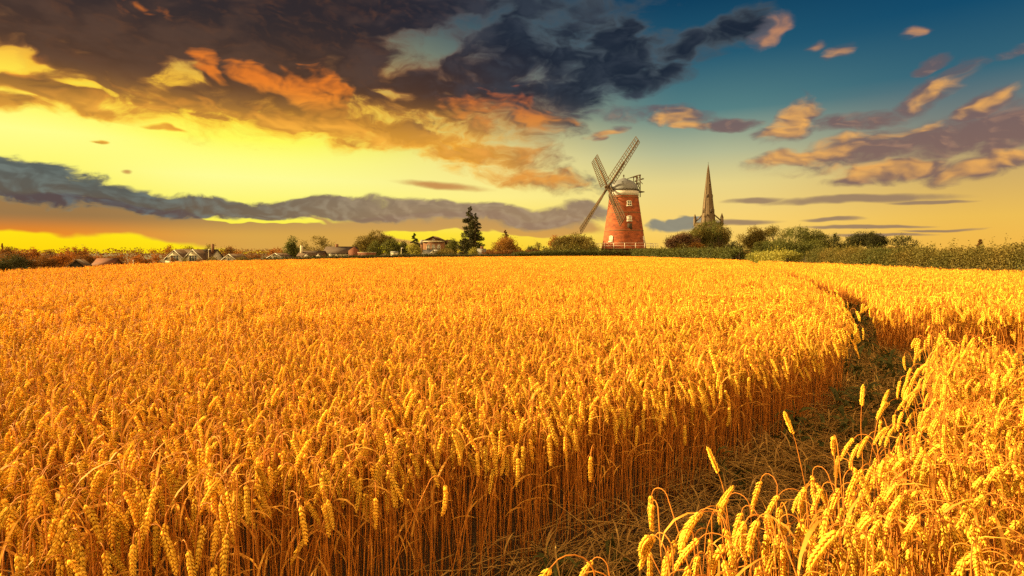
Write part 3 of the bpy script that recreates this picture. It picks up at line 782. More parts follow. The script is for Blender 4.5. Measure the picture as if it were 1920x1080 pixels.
# fantail stage behind the cap
back = Vector((0.934, 0.357, 0)).normalized(); side = Vector((-back.y, back.x, 0))
def q(t, s, Y_): return Vector((back.x * t + side.x * s, back.y * t + side.y * s, px(0, Y_, DM).z))
mb = MB()
for s in (-0.85, 0.85):
    mb.bar(q(4.35, s, 369), q(4.35, s, 327), 0.2); mb.bar(q(3.3, s, 363), q(3.5, s, 330), 0.16)
    mb.bar(q(1.5, s * 0.8, 334), q(4.4, s, 327), 0.16); mb.bar(q(2.8, s, 357), q(5.6, s, 359), 0.22)
    mb.bar(q(3.4, s, 341), q(4.4, s, 356), 0.12); mb.bar(q(4.4, s, 341), q(3.4, s, 354), 0.12)
for Y_ in (327, 342, 357): mb.bar(q(4.35, -0.95, Y_), q(4.35, 0.95, Y_), 0.16)
mb.bar(q(3.4, -0.95, 331), q(3.4, 0.95, 331), 0.14); mb.bar(q(5.5, -0.9, 359), q(5.5, 0.9, 359), 0.18)
stage = mb.build('fan_stage', M['timber'], mill)
fc = q(4.6, 0, 336); mb = MB()
for k in range(6):
    a = k * math.pi / 3 + 0.3
    d = Vector((back.x * math.cos(a), back.y * math.cos(a), math.sin(a)))
    t_ = (side * 0.7 + d.cross(side) * 0.7).normalized()
    mb.bar(fc, fc + d * 0.6, 0.06); mb.box(fc + d * 1.0, (0.42, 0.05, 0.9), axes=(t_, t_.cross(d), d))
mb.tube([fc - side * 0.8, fc + side * 0.8], 0.06, 8)
mb.build('fan', M['timber'], stage)
# windows of the tower: white frame, dark panes or white blind
def mill_window(X_, Y_, w, h, kind):
    z = px(0, Y_, DM).z; R = tower_r(z)
    a = math.asin(max(-0.97, min(0.97, ((X_ - 960) * m_px - mc.x) / R)))
    out = Vector((math.sin(a), -math.cos(a), 0)); sx = Vector((math.cos(a), math.sin(a), 0)); up = Vector((0, 0, 1))
    sl = math.atan2(R0 - R1, ZT - ZD); up2 = (up * math.cos(sl) - out * math.sin(sl)).normalized(); out2 = sx.cross(up2)
    c = out * (R + 0.03) + up * z
    f = MB(); W, H = w * m_px, h * m_px
    t = 0.17
    f.box(c - sx * (W / 2 - t / 2), (t, 0.22, H), axes=(sx, out2, up2)); f.box(c + sx * (W / 2 - t / 2), (t, 0.22, H), axes=(sx, out2, up2))
    f.box(c - up2 * (H / 2 + 0.03), (W + 0.25, 0.36, 0.16), axes=(sx, out2, up2))
    n = 7                                           # segmental arched head
    for k in range(n):
        u0, u1 = k / n * 2 - 1, (k + 1) / n * 2 - 1
        za, zb = 0.22 * (1 - u0 * u0), 0.22 * (1 - u1 * u1)
        f.bar(c + sx * u0 * W / 2 + up2 * (H / 2 + za - 0.06), c + sx * u1 * W / 2 + up2 * (H / 2 + zb - 0.06), 0.2, 0.22, up=out2)
    if kind == 'panes':
        f.box(c, (0.15, 0.16, H), axes=(sx, out2, up2)); f.box(c, (W - 2 * t, 0.152, 0.15), axes=(sx, out2, up2))
    fo = f.build('window', M['white'], tower)
    g = MB(); g.box(c - out2 * 0.02 + up2 * 0.08, (W - t, 0.10, H + 0.12), axes=(sx, out2, up2))
    g.build('pane', M['glass'] if kind == 'panes' else M['blind'], fo)
mill_window(1174, 384, 8.6, 8.2, 'panes'); mill_window(1173.5, 412, 8.8, 8.2, 'blind')
mill_window(1141.5, 449, 7.6, 9.4, 'blind'); mill_window(1203, 449.5, 7.0, 9.4, 'blind')
g = MB(); z = px(0, 426, DM).z; g.box((0.6, -tower_r(z) - 0.0, z), (1.15, 0.08, 1.5)); g.build('door', M['darkwood'], tower)
# the deck round the foot with its white railing
mb = MB(); RD = 7.4
mb.lathe([(R0 - 0.2, ZD - 0.22), (RD, ZD - 0.22), (RD, ZD), (R0 - 0.2, ZD)], 40, caps=False)
for k in range(12):
    a = k * math.pi / 6 + 0.2
    mb.bar((RD * 0.95 * math.cos(a), RD * 0.95 * math.sin(a), 0), (RD * 0.95 * math.cos(a), RD * 0.95 * math.sin(a), ZD - 0.22), 0.2)
mb.box((7.2, 0.4, ZD - 0.13), (3.0, 2.4, 0.2))
mb.build('deck', M['timber'], mill)
mb = MB(); rp = RD - 0.15
angs = [k * 2 * math.pi / 17 + 0.12 for k in range(17)]
for a in angs: mb.bar((rp * math.cos(a), rp * math.sin(a), ZD), (rp * math.cos(a), rp * math.sin(a), ZD + 1.35), 0.10)
for h in (0.65, 1.3):
    mb.tube([(rp * math.cos(a), rp * math.sin(a), ZD + h) for a in angs + angs[:1]], 0.035, 6)
for yy in (-0.7, 1.5):
    for xx in (7.3, 8.0, 8.6): mb.bar((xx, yy, ZD), (xx, yy, ZD + 1.35), 0.09)
    for h in (0.65, 1.3): mb.bar((7.0, yy, ZD + h), (8.6, yy, ZD + h), 0.07)
for h in (0.65, 1.3): mb.bar((8.6, -0.7, ZD + h), (8.6, 1.5, ZD + h), 0.07)
mb.build('railing', M['white'], mill)

# ------------------------------------------------------------------ church with its tall spire
DC = 340.0; c_px = DC / FPX
cp = px(1328, 420, DC)
church = empty('church', (cp.x, DC, 0), rad(12), 'stone church tower with a tall slender spire and corner pinnacles, rising behind trees', 'church')
Zs, Zt = cp.z, px(0, 309, DC).z
wt = 18.5 * c_px
mb = MB(); mb.box((0, 0, (Zs - 1) / 2), (2 * wt, 2 * wt, Zs - 1.0))
for s in (-1, 1):
    for t in (-1, 1): mb.box((s * wt, t * wt, (Zs - 3) / 2), (1.6, 1.6, Zs - 3))
tw = mb.build('tower', M['stone'], church)
mb = MB()
for s in (-1, 1):
    mb.box((s * (wt - 0.2), 0, Zs - 0.4), (0.4, 2 * wt - 0.9, 1.2)); mb.box((0, s * (wt - 0.2), Zs - 0.4), (2 * wt - 0.9, 0.4, 1.2))
for k in range(9):
    u = (k - 4) * wt / 4.6
    for s in (-1, 1): mb.box((u, s * (wt - 0.2), Zs + 0.5), (0.65, 0.38, 0.65)); mb.box((s * (wt - 0.2), u, Zs + 0.5), (0.38, 0.65, 0.65))
mb.build('parapet', M['stone'], tw)
rs = 12.6 * c_px
mb = MB(); prof = [(rs, Zs - 1.0), (rs * 0.97, Zs + 1.5), (rs * 0.80, Zs + (Zt - Zs) * 0.22), (rs * 0.59, Zs + (Zt - Zs) * 0.45), (rs * 0.345, Zs + (Zt - Zs) * 0.70), (rs * 0.13, Zs + (Zt - Zs) * 0.92), (0.12, Zt)]
mb.lathe(prof, 8, a0=math.pi / 8)
for k in range(8):
    a = k * math.pi / 4 + math.pi / 8
    mb.tube([(r * math.cos(a) * 1.01, r * math.sin(a) * 1.01, z) for r, z in prof], [0.26, .25, .22, .2, .17, .12, .05], 5)
spire = mb.build('spire', M['stone'], church)
mb = MB(); mb.tube([(0, 0, Zt - 0.2), (0, 0, Zt + 1.7)], 0.06, 6); mb.bar((-0.55, 0, Zt + 1.1), (0.55, 0, Zt + 1.1), 0.09); mb.lathe([(0.03, Zt + 0.1), (0.25, Zt + 0.3), (0.03, Zt + 0.55)], 8)
mb.build('weathervane', M['darkwood'], spire)
def sr(z):
    return float(np.interp(z, [p_[1] for p_ in prof], [p_[0] for p_ in prof])) * 0.93
for Y_, kk, w in ((396, 6, 1.25), (396, 4, 1.2), (396, 7, 1.1), (368, 5, 0.95), (368, 7, 0.9), (345, 6, 0.7)):
    z = px(0, Y_, DC).z; a = kk * math.pi / 4
    d = np.array((math.cos(a), math.sin(a), 0)); s_ = np.array((-math.sin(a), math.cos(a), 0)); up = np.array((0, 0, 1.0))
    mb = MB(); c = d * (sr(z) + 0.12) + up * z
    mb.box(c, (w, 0.7, w * 1.7), axes=(s_, d, up)); mb.box(c + up * w * 1.1, (w * 1.05, 0.72, w * 0.8), axes=(s_, d, up), top=0.1)
    lo = mb.build('spire_window', M['stone'], spire)
    mb = MB(); mb.box(c + d * 0.33, (w * 0.68, 0.1, w * 1.5), axes=(s_, d, up)); mb.build('opening', M['opening_shade'], lo)
for s in (-1, 1):
    for t in (-1, 1):
        x_, y_ = s * (wt - 0.3), t * (wt - 0.3)
        mb = MB(); mb.box((x_, y_, Zs + 1.3), (1.25, 1.25, 4.6)); mb.box((x_, y_, Zs + 4.8), (1.35, 1.35, 2.6), top=0.08)
        pn = mb.build('pinnacle', M['stone'], church)
        mb = MB(); r_ = sr(Zs + 5.4) * 0.72
        mb.bar((x_ * 0.96, y_ * 0.96, Zs + 1.6), (s * r_, t * r_, Zs + 5.4), 0.4, 0.75); mb.build('flying_buttress', M['stone'], pn)

# ------------------------------------------------------------------ houses beyond the hedge
def gable(mb, w, d, eave, apex, z0, x=0.0, y=0.0, roof=None, over=0.25, thick=0.16, along='y'):
    """walls with two gables; the roof slopes go into the second builder"""
    if along == 'y':
        poly = [(x - w / 2, z0), (x + w / 2, z0), (x + w / 2, eave), (x, apex), (x - w / 2, eave)]
        mb.prism(poly, y - d / 2, y + d / 2)
    else:
        n0 = mb.n
        sub = MB(); sub.prism([(-d / 2, z0), (d / 2, z0), (d / 2, eave), (0, apex), (-d / 2, eave)], -w / 2, w / 2)
        v = np.concatenate(sub.v)[:, [1, 0, 2]] + (x, y, 0); mb.add(v, [f[::-1] for f in sub.f])
    if roof is not None:
        half = (w if along == 'y' else d) / 2; ln = (d if along == 'y' else w) / 2 + over
        rise = (apex - eave) / half
        for s in (-1, 1):
            e = half + over
            a = np.array((0, apex + 0.03)); b = np.array((s * e, apex + 0.03 - rise * e))
            quad = [a, b, b + (0, thick), a + (0, thick)]
            v = [(p_[0], -ln, p_[1]) for p_ in quad] + [(p_[0], ln, p_[1]) for p_ in quad]
            v = np.array(v) if along == 'y' else np.array(v)[:, [1, 0, 2]]
            fs = [(0, 1, 2, 3), (7, 6, 5, 4), (0, 4, 5, 1), (1, 5, 6, 2), (2, 6, 7, 3), (3, 7, 4, 0)]
            roof.add(v + (x, y, 0), fs)
def win(parent, c, w, h, y, bars=1, mat=None):
    f = MB(); t = 0.09
    for s in (-1, 1): f.box((c[0] + s * (w / 2), y, c[1]), (t, 0.12, h + t)); f.box((c[0], y, c[1] + s * h / 2), (w, 0.118, t))
    for k in range(bars): f.box((c[0] - w / 2 + w * (k + 1) / (bars + 1), y, c[1]), (t * 0.7, 0.10, h))
    fo = f.build('window', M['white'], parent)
    g = MB(); g.box((c[0], y + 0.02, c[1]), (w - 0.02, 0.05, h - 0.02)); g.build('pane', M[mat or 'glass'], fo)
def verges(parent, w, apex, eave, y, x=0.0):
    mb = MB(); half = w / 2; rise = (apex - eave) / half; e = half + 0.25
    for s in (-1, 1): mb.bar((x, y, apex + 0.12), (x + s * e, y, apex + 0.12 - rise * e), 0.10, 0.26, up=(0, 1, 0))
    mb.build('bargeboard', M['white'], parent)

# white house with twin gables
D = 150.0; k_ = D / FPX
def Z(Y_): return EYE + (HORIZON - Y_) * D / FPX
hx = (350 - 960) * k_
h = empty('house', (hx, D, 0), 0, 'white house with twin front gables and a brown tiled roof, by the low hedge', 'house')
wl, rf = MB(), MB(); z0 = float(ground_z(hx, D)) - 0.3
gable(wl, 10.2, 7.0, Z(485), Z(468.5), z0, 0.3, 4.6, rf, along='x')
for dx_, ap in ((-2.4, Z(469)), (2.25, Z(468))): gable(wl, 4.75, 4.0, Z(486), ap - 0.1, z0, dx_, 0.9, rf)
wo_ = wl.build('wall', M['render_white'], h); ro_ = rf.build('roof', M['tile_brown'], h)
for dx_, ap in ((-2.4, Z(469)), (2.25, Z(468))):
    verges(ro_, 4.75, ap - 0.1, Z(486), -1.42, dx_); win(wo_, (dx_, Z(484.5)), 2.0, 1.5, -1.12, 2)
mb = MB(); mb.box((5.15, 3.0, Z(466)), (0.5, 0.6, 2.4)); mb.build('chimney', M['brown_brick'], ro_)

# tarred barn low in the valley
D = 80.0; k_ = D / FPX; hx = (150 - 960) * k_
h = empty('barn', (hx, D, 0), rad(22), 'dark gabled barn with a brown roof, low behind the edge of the wheat', 'barn')
wl, rf = MB(), MB(); z0 = float(ground_z(hx, D)) - 0.3
gable(wl, 2.2, 3.0, Z(502), Z(488.5), z0, 0, 0, rf)
wl.build('wall', M['black_board'], h); rb = rf.build('roof', M['tile_brown'], h)
# red roofed house
D = 112.0; k_ = D / FPX; hx = (202 - 960) * k_
h = empty('house', (hx, D, 0), rad(8), 'low house with a red tiled roof, beside the dark barn', 'house')
wl, rf = MB(), MB(); z0 = float(ground_z(hx, D)) - 0.3
gable(wl, 3.3, 3.6, Z(497), Z(486), z0, 0, 0, rf, along='x')
wl.build('wall', M['brown_brick'], h); rf.build('roof', M['tile_red'], h)
# two small white gables standing apart
for X_, ap, ev, w_px, D, lab in ((430, 476.5, 487, 24, 128.0, 'small white gable end below the bushy trees right of the twin-gabled house'), (516.5, 475, 483.5, 27, 132.0, 'pale gabled bungalow with white bargeboards, just left of the round green tree')):
    k_ = D / FPX; hx = (X_ - 960) * k_; w = w_px * k_
    h = empty('house', (hx, D, 0), 0, lab, 'house')
    wl, rf = MB(), MB(); z0 = float(ground_z(hx, D)) - 0.3
    gable(wl, w, 6.0, Z(ev), Z(ap) - 0.1, z0, 0, 3.0, rf)
    w2 = wl.build('wall', M['render_white'], h); r2 = rf.build('roof', M['tile_brown'], h)
    verges(r2, w, Z(ap) - 0.1, Z(ev), -0.3); win(w2, (0, Z(ev + 1)), w * 0.3, 0.9, -0.02)
# long bungalow with white windows
D = 152.0; k_ = D / FPX; hx = (634 - 960) * k_
h = empty('bungalow', (hx, D, 0), 0, 'long bungalow with a dark roof, a row of white windows and a brick end', 'bungalow')
wl, rf = MB(), MB(); z0 = float(ground_z(hx, D)) - 0.3
gable(wl, 56 * k_, 6.0, Z(475.2), Z(463.3), z0, 0, 3.0, rf, along='x')
w2 = wl.build('wall', M['render_white'], h); r2 = rf.build('roof', M['tile_dark'], h)
for X_ in (613, 625, 637, 649): win(w2, ((X_ - 634) * k_, Z(478)), 1.0, 0.8, -0.03, 1, 'blind')
mb = MB(); mb.prism([((-5.2), z0), (5.2 * 0 - 2.4, z0), (-2.4, Z(470)), (-3.8, Z(463)), (-5.2, Z(470))], -0.25, 0.25)
v = np.concatenate(mb.v); mb2 = MB(); mb2.add(v + ((664 - 634) * k_ + 3.9, -0.5, 0), mb.f); mb2.build('end_wall', M['tile_red'], h)
mb = MB(); mb.box(((625 - 634) * k_, 3, Z(462)), (0.7, 0.6, 1.3)); mb.build('chimney', M['brown_brick'], r2)
# lower roofs beside it
D = 146.0; k_ = D / FPX; hx = (580 - 960) * k_
h = empty('house', (hx, D, 0), 0, 'low brown roofed house between the pale bungalow and the long dark roof', 'house')
wl, rf = MB(), MB(); z0 = float(ground_z(hx, D)) - 0.3
gable(wl, 44 * k_, 5.0, Z(480), Z(471.5), z0, 0, 2.5, rf, along='x')
w2 = wl.build('wall', M['brown_brick'], h); r2 = rf.build('roof', M['tile_brown'], h)
for X_ in (575, 597):
    dm, dr = MB(), MB(); gable(dm, 0.95, 1.0, Z(478.5), Z(475.5), Z(481), (X_ - 580) * k_, 0.2, dr, 0.1, 0.08)
    do = dm.build('dormer', M['white'], r2); dr.build('dormer_roof', M['tile_brown'], do)
mb = MB(); mb.box(((561.5 - 580) * k_, 1.5, Z(470)), (0.55, 0.6, 2.6)); mb.build('chimney', M['render_white'], r2)
# garden wall and hut
D = 140.0; k_ = D / FPX
w_ = empty('garden_wall', ((688 - 960) * k_, D, 0), 0, 'low red brick garden wall running right from the long bungalow', 'wall')
mb = MB(); mb.box((0, 0, (Z(473.5) - 0.5) / 2), (34 * k_, 0.3, Z(473.5) + 0.5)); mb.build('brickwork', M['tile_red'], w_)
mb = MB(); mb.box((0, 0, Z(473.5) + 0.045), (34 * k_ + 0.1, 0.42, 0.08)); mb.build('coping', M['render_white'], w_)
h = empty('shed', ((740 - 960) * k_, D, 0), 0, 'small pale shed under the dark trees left of the lamp post', 'shed')
wl, rf = MB(), MB(); gable(wl, 1.6, 1.6, Z(474), Z(472), -0.2, 0, 0, rf, 0.1, 0.08, 'x'); wl.build('wall', M['render_white'], h); rf.build('roof', M['slate'], h)
for X_, D, top, lab in ((752.5, 138.0, 465.5, 'thin pale lamp post in front of the dark trees left of the chapel'), (391, 146.0, 468, 'thin white lamp post at the right end of the twin-gabled house'), (250, 100.0, 489, 'short white post standing at the edge of the wheat, right of the red roof')):
    k_ = D / FPX; x_ = (X_ - 960) * k_; zg = float(ground_z(x_, D))
    t = empty('lamp_post' if top < 480 else 'marker_post', (x_, D, zg), 0, lab, 'lamp post' if top < 480 else 'post')
    H = EYE + (HORIZON - top) * k_ - zg
    mb = MB(); mb.tube([(0, 0, -0.2), (0, 0, H * 0.4), (0, 0, H)], (0.09, 0.07, 0.055), 8); mb.build('pole', M['render_white'], t, True)
    mb = MB()
    if top < 480: mb.box((0.22, 0, H + 0.05), (0.6, 0.18, 0.12), top=0.7)
    else: mb.lathe([(0.1, H), (0.11, H + 0.08), (0.02, H + 0.2)], 8)
    mb.build('lamp_head' if top < 480 else 'post_cap', M['white'], t)
# chapel with a pediment and three round-headed windows
D = 190.0; k_ = D / FPX; hx = (812.5 - 960) * k_
h = empty('chapel', (hx, D, 0), 0, 'brown brick chapel with a pediment, a round window and three arched windows', 'chapel')
mb = MB(); W2 = 19.5 * k_
mb.box((0, 6, (Z(452.5) - 0.5) / 2), (2 * W2, 12, Z(452.5) + 0.5))
mb.prism([(-W2 * 0.87, Z(452.4)), (W2 * 0.87, Z(452.4)), (0, Z(444.6))], 0.05, 11.9)
wo_ = mb.build('wall', M['brown_brick'], h)
rf = MB()
for s in (-1, 1):
    a_, b_ = (0, Z(444.1)), (s * W2 * 1.04, Z(453))
    rf.add([(a_[0], -0.5, a_[1]), (b_[0], -0.5, b_[1]), (b_[0], -0.5, b_[1] + 0.3), (a_[0], -0.5, a_[1] + 0.3), (a_[0], 12.4, a_[1]), (b_[0], 12.4, b_[1]), (b_[0], 12.4, b_[1] + 0.3), (a_[0], 12.4, a_[1] + 0.3)], [(0, 1, 2, 3), (7, 6, 5, 4), (0, 4, 5, 1), (1, 5, 6, 2), (2, 6, 7, 3), (3, 7, 4, 0)])
rf.build('roof', M['tile_brown'], h)
mb = MB(); mb.box((0, -0.22, Z(452.6)), (2 * W2 * 1.05, 0.4, 0.35)); mb.build('cornice', M['render_white'], wo_)
for s, wpx in ((-1, 8.5), (1, 9.5)):
    mb = MB(); mb.box((s * (W2 + wpx * k_ / 2), 8, (Z(456) - 0.5) / 2), (wpx * k_, 9, Z(456) + 0.5)); wg = mb.build('side_wing', M['brown_brick'], h)
    mb = MB(); mb.box((s * (W2 + wpx * k_ / 2 + 0.06), 7.9, Z(456) + 0.6), (wpx * k_ + 0.1, 9.6, 1.2), top=0.75); mb.build('wing_roof', M['slate'] if s < 0 else M['tile_brown'], wg)
def arch_window(x, zc, w, hgt):
    f = MB(); n = 10
    pts = [(x - w / 2, zc - hgt / 2), (x - w / 2, zc + hgt / 2 - w / 2)] + [(x - w / 2 * math.cos(math.pi * k / n), zc + hgt / 2 - w / 2 + w / 2 * math.sin(math.pi * k / n)) for k in range(1, n)] + [(x + w / 2, zc + hgt / 2 - w / 2), (x + w / 2, zc - hgt / 2)]
    for p_, r_ in zip(pts, pts[1:] + pts[:1]): f.bar((p_[0], -0.07, p_[1]), (r_[0], -0.07, r_[1]), 0.15, 0.14, up=(0, 1, 0))
    f.box((x, -0.06, zc), (0.13, 0.1, hgt * 0.96)); f.box((x, -0.06, zc - 0.1), (w, 0.098, 0.13)); f.box((x, -0.06, zc + hgt * 0.22), (w, 0.097, 0.13))
    fo = f.build('window', M['white'], wo_)
    g = MB(); g.prism(pts, -0.03, -0.005); g.build('pane', M['glass'], fo)
for X_ in (803.3, 812.8, 822.5): arch_window((X_ - 812.5) * k_, Z(463.8), 5.4 * k_, 10.4 * k_)
f = MB(); zc = Z(449.8)
for k in range(14):
    a, b = k * math.pi / 7, (k + 1) * math.pi / 7
    f.bar((0.34 * math.cos(a), -0.02, zc + 0.34 * math.sin(a)), (0.34 * math.cos(b), -0.02, zc + 0.34 * math.sin(b)), 0.16, 0.14, up=(0, 1, 0))
fo = f.build('round_window', M['white'], wo_)
g = MB(); g.prism([(0.33 * math.cos(k * math.pi / 7), zc + 0.33 * math.sin(k * math.pi / 7)) for k in range(14)], 0.0, 0.03); g.build('pane', M['glass'], fo)
# small buildings in front of the chapel
D = 158.0; k_ = D / FPX
h = empty('house', ((816 - 960) * k_, D, 0), 0, 'low white gable with a grey slate wing, in front of the brick chapel', 'house')
wl, rf = MB(), MB(); gable(wl, 18.5 * k_, 5, Z(478), Z(469.2), -0.3, 0, 0, rf); w2 = wl.build('wall', M['render_white'], h); r2 = rf.build('roof', M['slate'], h)
verges(r2, 18.5 * k_, Z(469.2), Z(478), -2.8)
wl, rf = MB(), MB(); gable(wl, 15 * k_, 4.0, Z(476), Z(469.6), -0.3, -15 * k_, 1.2, rf, along='x'); wg = wl.build('side_wing', M['render_white'], h); rf.build('wing_roof', M['slate'], wg)
D = 152.0; k_ = D / FPX
h = empty('house', ((903 - 960) * k_, D, 0), 0, 'grey roofed cottage with a brick chimney, at the foot of the tall twin conifer', 'house')
wl, rf = MB(), MB(); gable(wl, 13 * k_, 4.5, Z(477.5), Z(467.5), -0.3, 0, 0, rf, along='x'); wl.build('wall', M['render_white'], h); r2 = rf.build('roof', M['slate'], h)
mb = MB(); mb.box((0.1, 0.2, Z(466.5)), (0.75, 0.6, 1.4)); mb.build('chimney', M['brown_brick'], r2)
# field gate in the gap of the hedges
gp = px(1398, 484, 62.0)
t = empty('field_gate', (gp.x, 62.0, 0), rad(-8), 'low grey wooden field gate in the gap between the two hedges', 'gate')
mb = MB()
for z in (0.3, 0.5, 0.72, 0.95, 1.12): mb.box((0, 0, z), (2.5, 0.05, 0.09))
mb.bar((-1.2, -0.04, 0.3), (1.2, -0.04, 1.1), 0.07, 0.04); mb.build('bars', M['grey_wood'], t)
for s in (-1, 1):
    mb = MB(); mb.box((s * 1.38, 0, 0.62), (0.17, 0.17, 1.3)); mb.build('post', M['grey_wood'], t)

# ================================================================== trees, bushes and hedges
def leaves(c, size, rng, normals=None):
    """four-cornered leaves at the points c; size is the leaf length"""
    n = len(c)
    d = rng.normal(0, 1, (n, 3)); d /= np.linalg.norm(d, axis=1)[:, None]
    e = np.cross(d, rng.normal(0, 1, (n, 3))); e /= np.linalg.norm(e, axis=1)[:, None]
    s = (size * rng.uniform(0.6, 1.3, n))[:, None]
    v = np.stack([c - d * s * 0.5, c + e * s * 0.32, c + d * s * 0.5, c - e * s * 0.32], 1).reshape(-1, 3)
    return v
def leaf_mesh(name, v, mat):
    me = bpy.data.meshes.new(name); n = len(v) // 4
    fill_flat(me, v, np.arange(4 * n, dtype=np.int32), np.full(n, 4, np.int32)); me.materials.append(mat); return me
def ball(rng, n, fill_=0.35):
    d = rng.normal(0, 1, (n, 3)); d /= np.linalg.norm(d, axis=1)[:, None]
    return d * (rng.uniform(fill_ ** 3, 1, n) ** (1 / 3))[:, None]
def tree(X_, Y_, wpx, D, kind, label, shape='round', seed=0, bare=0.30, dens=1.0, name='tree', base=None):
    """broadleaf tree whose crown tops out at row Y_ and spans wpx columns, D metres off"""
    rng = np.random.default_rng(seed + int(X_ * 7 + Y_ * 13))
    x, k = (X_ - 960) * D / FPX, D / FPX
    zg = float(ground_z(x, D)) if base is None else base
    H = EYE + (HORIZON - Y_) * k - zg; W = wpx * k * 1.2
    t = empty(name, (x, D, zg), rng.uniform(0, 6.28), label, 'bush' if name == 'bush' else 'tree', None)
    cw, ch = W / 2, H * (1 - bare) / 2
    cz = H - ch
    if name == 'bush': cz, ch = H * 0.5, H * 0.5
    lobes = []
    nl = int(rng.integers(14, 20)) if shape != 'open' else int(rng.integers(9, 12))
    for i in range(nl):
        if shape == 'open': d = ball(rng, 1, 0.75)[0]
        else: d = ball(rng, 1, 0.55)[0]
        if shape == 'dome': d[2] = abs(d[2]) * 1.0 - 0.25
        r = rng.uniform(0.24, 0.40) if shape != 'open' else rng.uniform(0.20, 0.34)
        f_ = 1 - r
        lobes.append((np.array((d[0] * cw * f_, d[1] * cw * f_, cz + d[2] * ch * f_)), np.array((cw * r, cw * r, max(ch * r, cw * r * 0.6)))))
    lobes.append((np.array((rng.normal(0, cw * 0.12), 0, H - ch * 0.33)), np.array((cw * 0.4, cw * 0.4, ch * 0.33))))
    ls = max(0.16, D * 0.0017)
    pts = []
    for c, r in lobes:
        area = r[0] * r[2] * 3.1
        n = int(min(1500, dens * 2.7 * area / (ls * ls * 0.32)))
        sub = ball(rng, max(6, n // 14), 0.55) * r + c   # twig clusters, uneven, with gaps between
        idx = rng.integers(0, len(sub), n)
        pts.append(sub[idx] + rng.normal(0, 1, (n, 3)) * ls * rng.uniform(0.7, 1.5, n)[:, None])
    pts = np.concatenate(pts); pts = pts[pts[:, 2] > 0.1]
    link('crown', leaf_mesh('crown', leaves(pts, ls, rng), M['leaf_' + kind]), t)
    mb = MB(); tr = max(0.07, 0.028 * H)
    top = np.array((rng.normal(0, 0.06) * H, rng.normal(0, 0.06) * H, H * 0.62))
    q = [np.array((0, 0, -0.4)), np.array((0, 0, H * 0.12)), top * 0.5 + (0, 0, 0.02), top]
    mb.tube(q, (tr * 1.35, tr, tr * 0.75, tr * 0.3), 8)
    for c, r in lobes[:10]:
        a = q[1] + (top - q[1]) * rng.uniform(0.1, 0.8)
        m_ = (a + c) / 2 + np.array((0, 0, -0.04 * H))
        mb.tube([a, m_, c, c + (c - m_) * 0.4], (tr * 0.5, tr * 0.36, tr * 0.2, tr * 0.06), 5)
        for j in range(2): e = c + ball(rng, 1, 0.5)[0] * r; mb.tube([c, (c + e) / 2 + (0, 0, 0.03 * H), e], (tr * 0.2, tr * 0.13, tr * 0.05), 4)
    mb.build('trunk', M['bark'], t, True)
    return t
def conifer(X_, Y_, wpx, D, kind, label, seed=0, column=False, lump=0.25, base=None):
    rng = np.random.default_rng(seed + int(X_ * 11))
    x, k = (X_ - 960) * D / FPX, D / FPX
    zg = float(ground_z(x, D)) if base is None else base
    H = EYE + (HORIZON - Y_) * k - zg; W = wpx * k / 2
    t = empty('conifer', (x, D, zg), 0, label, 'tree')
    ls = max(0.2, D * 0.0020); pts = []; mb = MB()
    mb.tube([(0, 0, -0.4), (0, 0, H * 0.5), (0, 0, H * 0.99)], (0.03 * H, 0.018 * H, 0.02), 8)
    nb = int(60 * H / 8)
    for i in range(nb):
        u = (i / nb) ** 0.9 * 0.97 + 0.03 if column else i / nb * 0.93 + 0.07
        prof = math.sin(math.pi * min(1, u * 0.95 + 0.05)) ** 0.5 if column else (min(1.0, 1.3 * (1 - u) ** 0.66) * (0.75 if u < 0.2 else 1))
        R = W * prof * rng.uniform(1 - lump * 1.8, 1.06); a = rng.uniform(0, 6.28) if i % 3 else rng.choice([0.2, 3.0, -0.2, 3.3]) 
        z0 = u * H; tip = np.array((R * math.cos(a), R * math.sin(a), z0 - (0.10 if not column else -0.35) * R))
        if not column: mb.tube([(0, 0, z0), tip * (0.5, 0.5, 0) + (0, 0, z0 + 0.02 * R), tip], (0.006 * H, 0.004 * H, 0.002 * H), 4)
        n = int(26 + 120 * R / ls * 0.14)
        s = rng.uniform(0.15, 1, n) ** 0.7
        p = np.array((0, 0, z0)) * (1 - s[:, None]) + tip * s[:, None]
        pts.append(p + rng.normal(0, 1, (n, 3)) * np.array((0.16, 0.16, 0.12)) * max(R, 0.5) * (1.15 - s[:, None] * 0.6) + (0, 0, -0.02 * R))
    pts = np.concatenate(pts)
    link('crown', leaf_mesh('crown', leaves(pts, ls * 0.9, rng), M['leaf_' + kind]), t)
    mb.build('trunk', M['bark'], t, True)
    return t
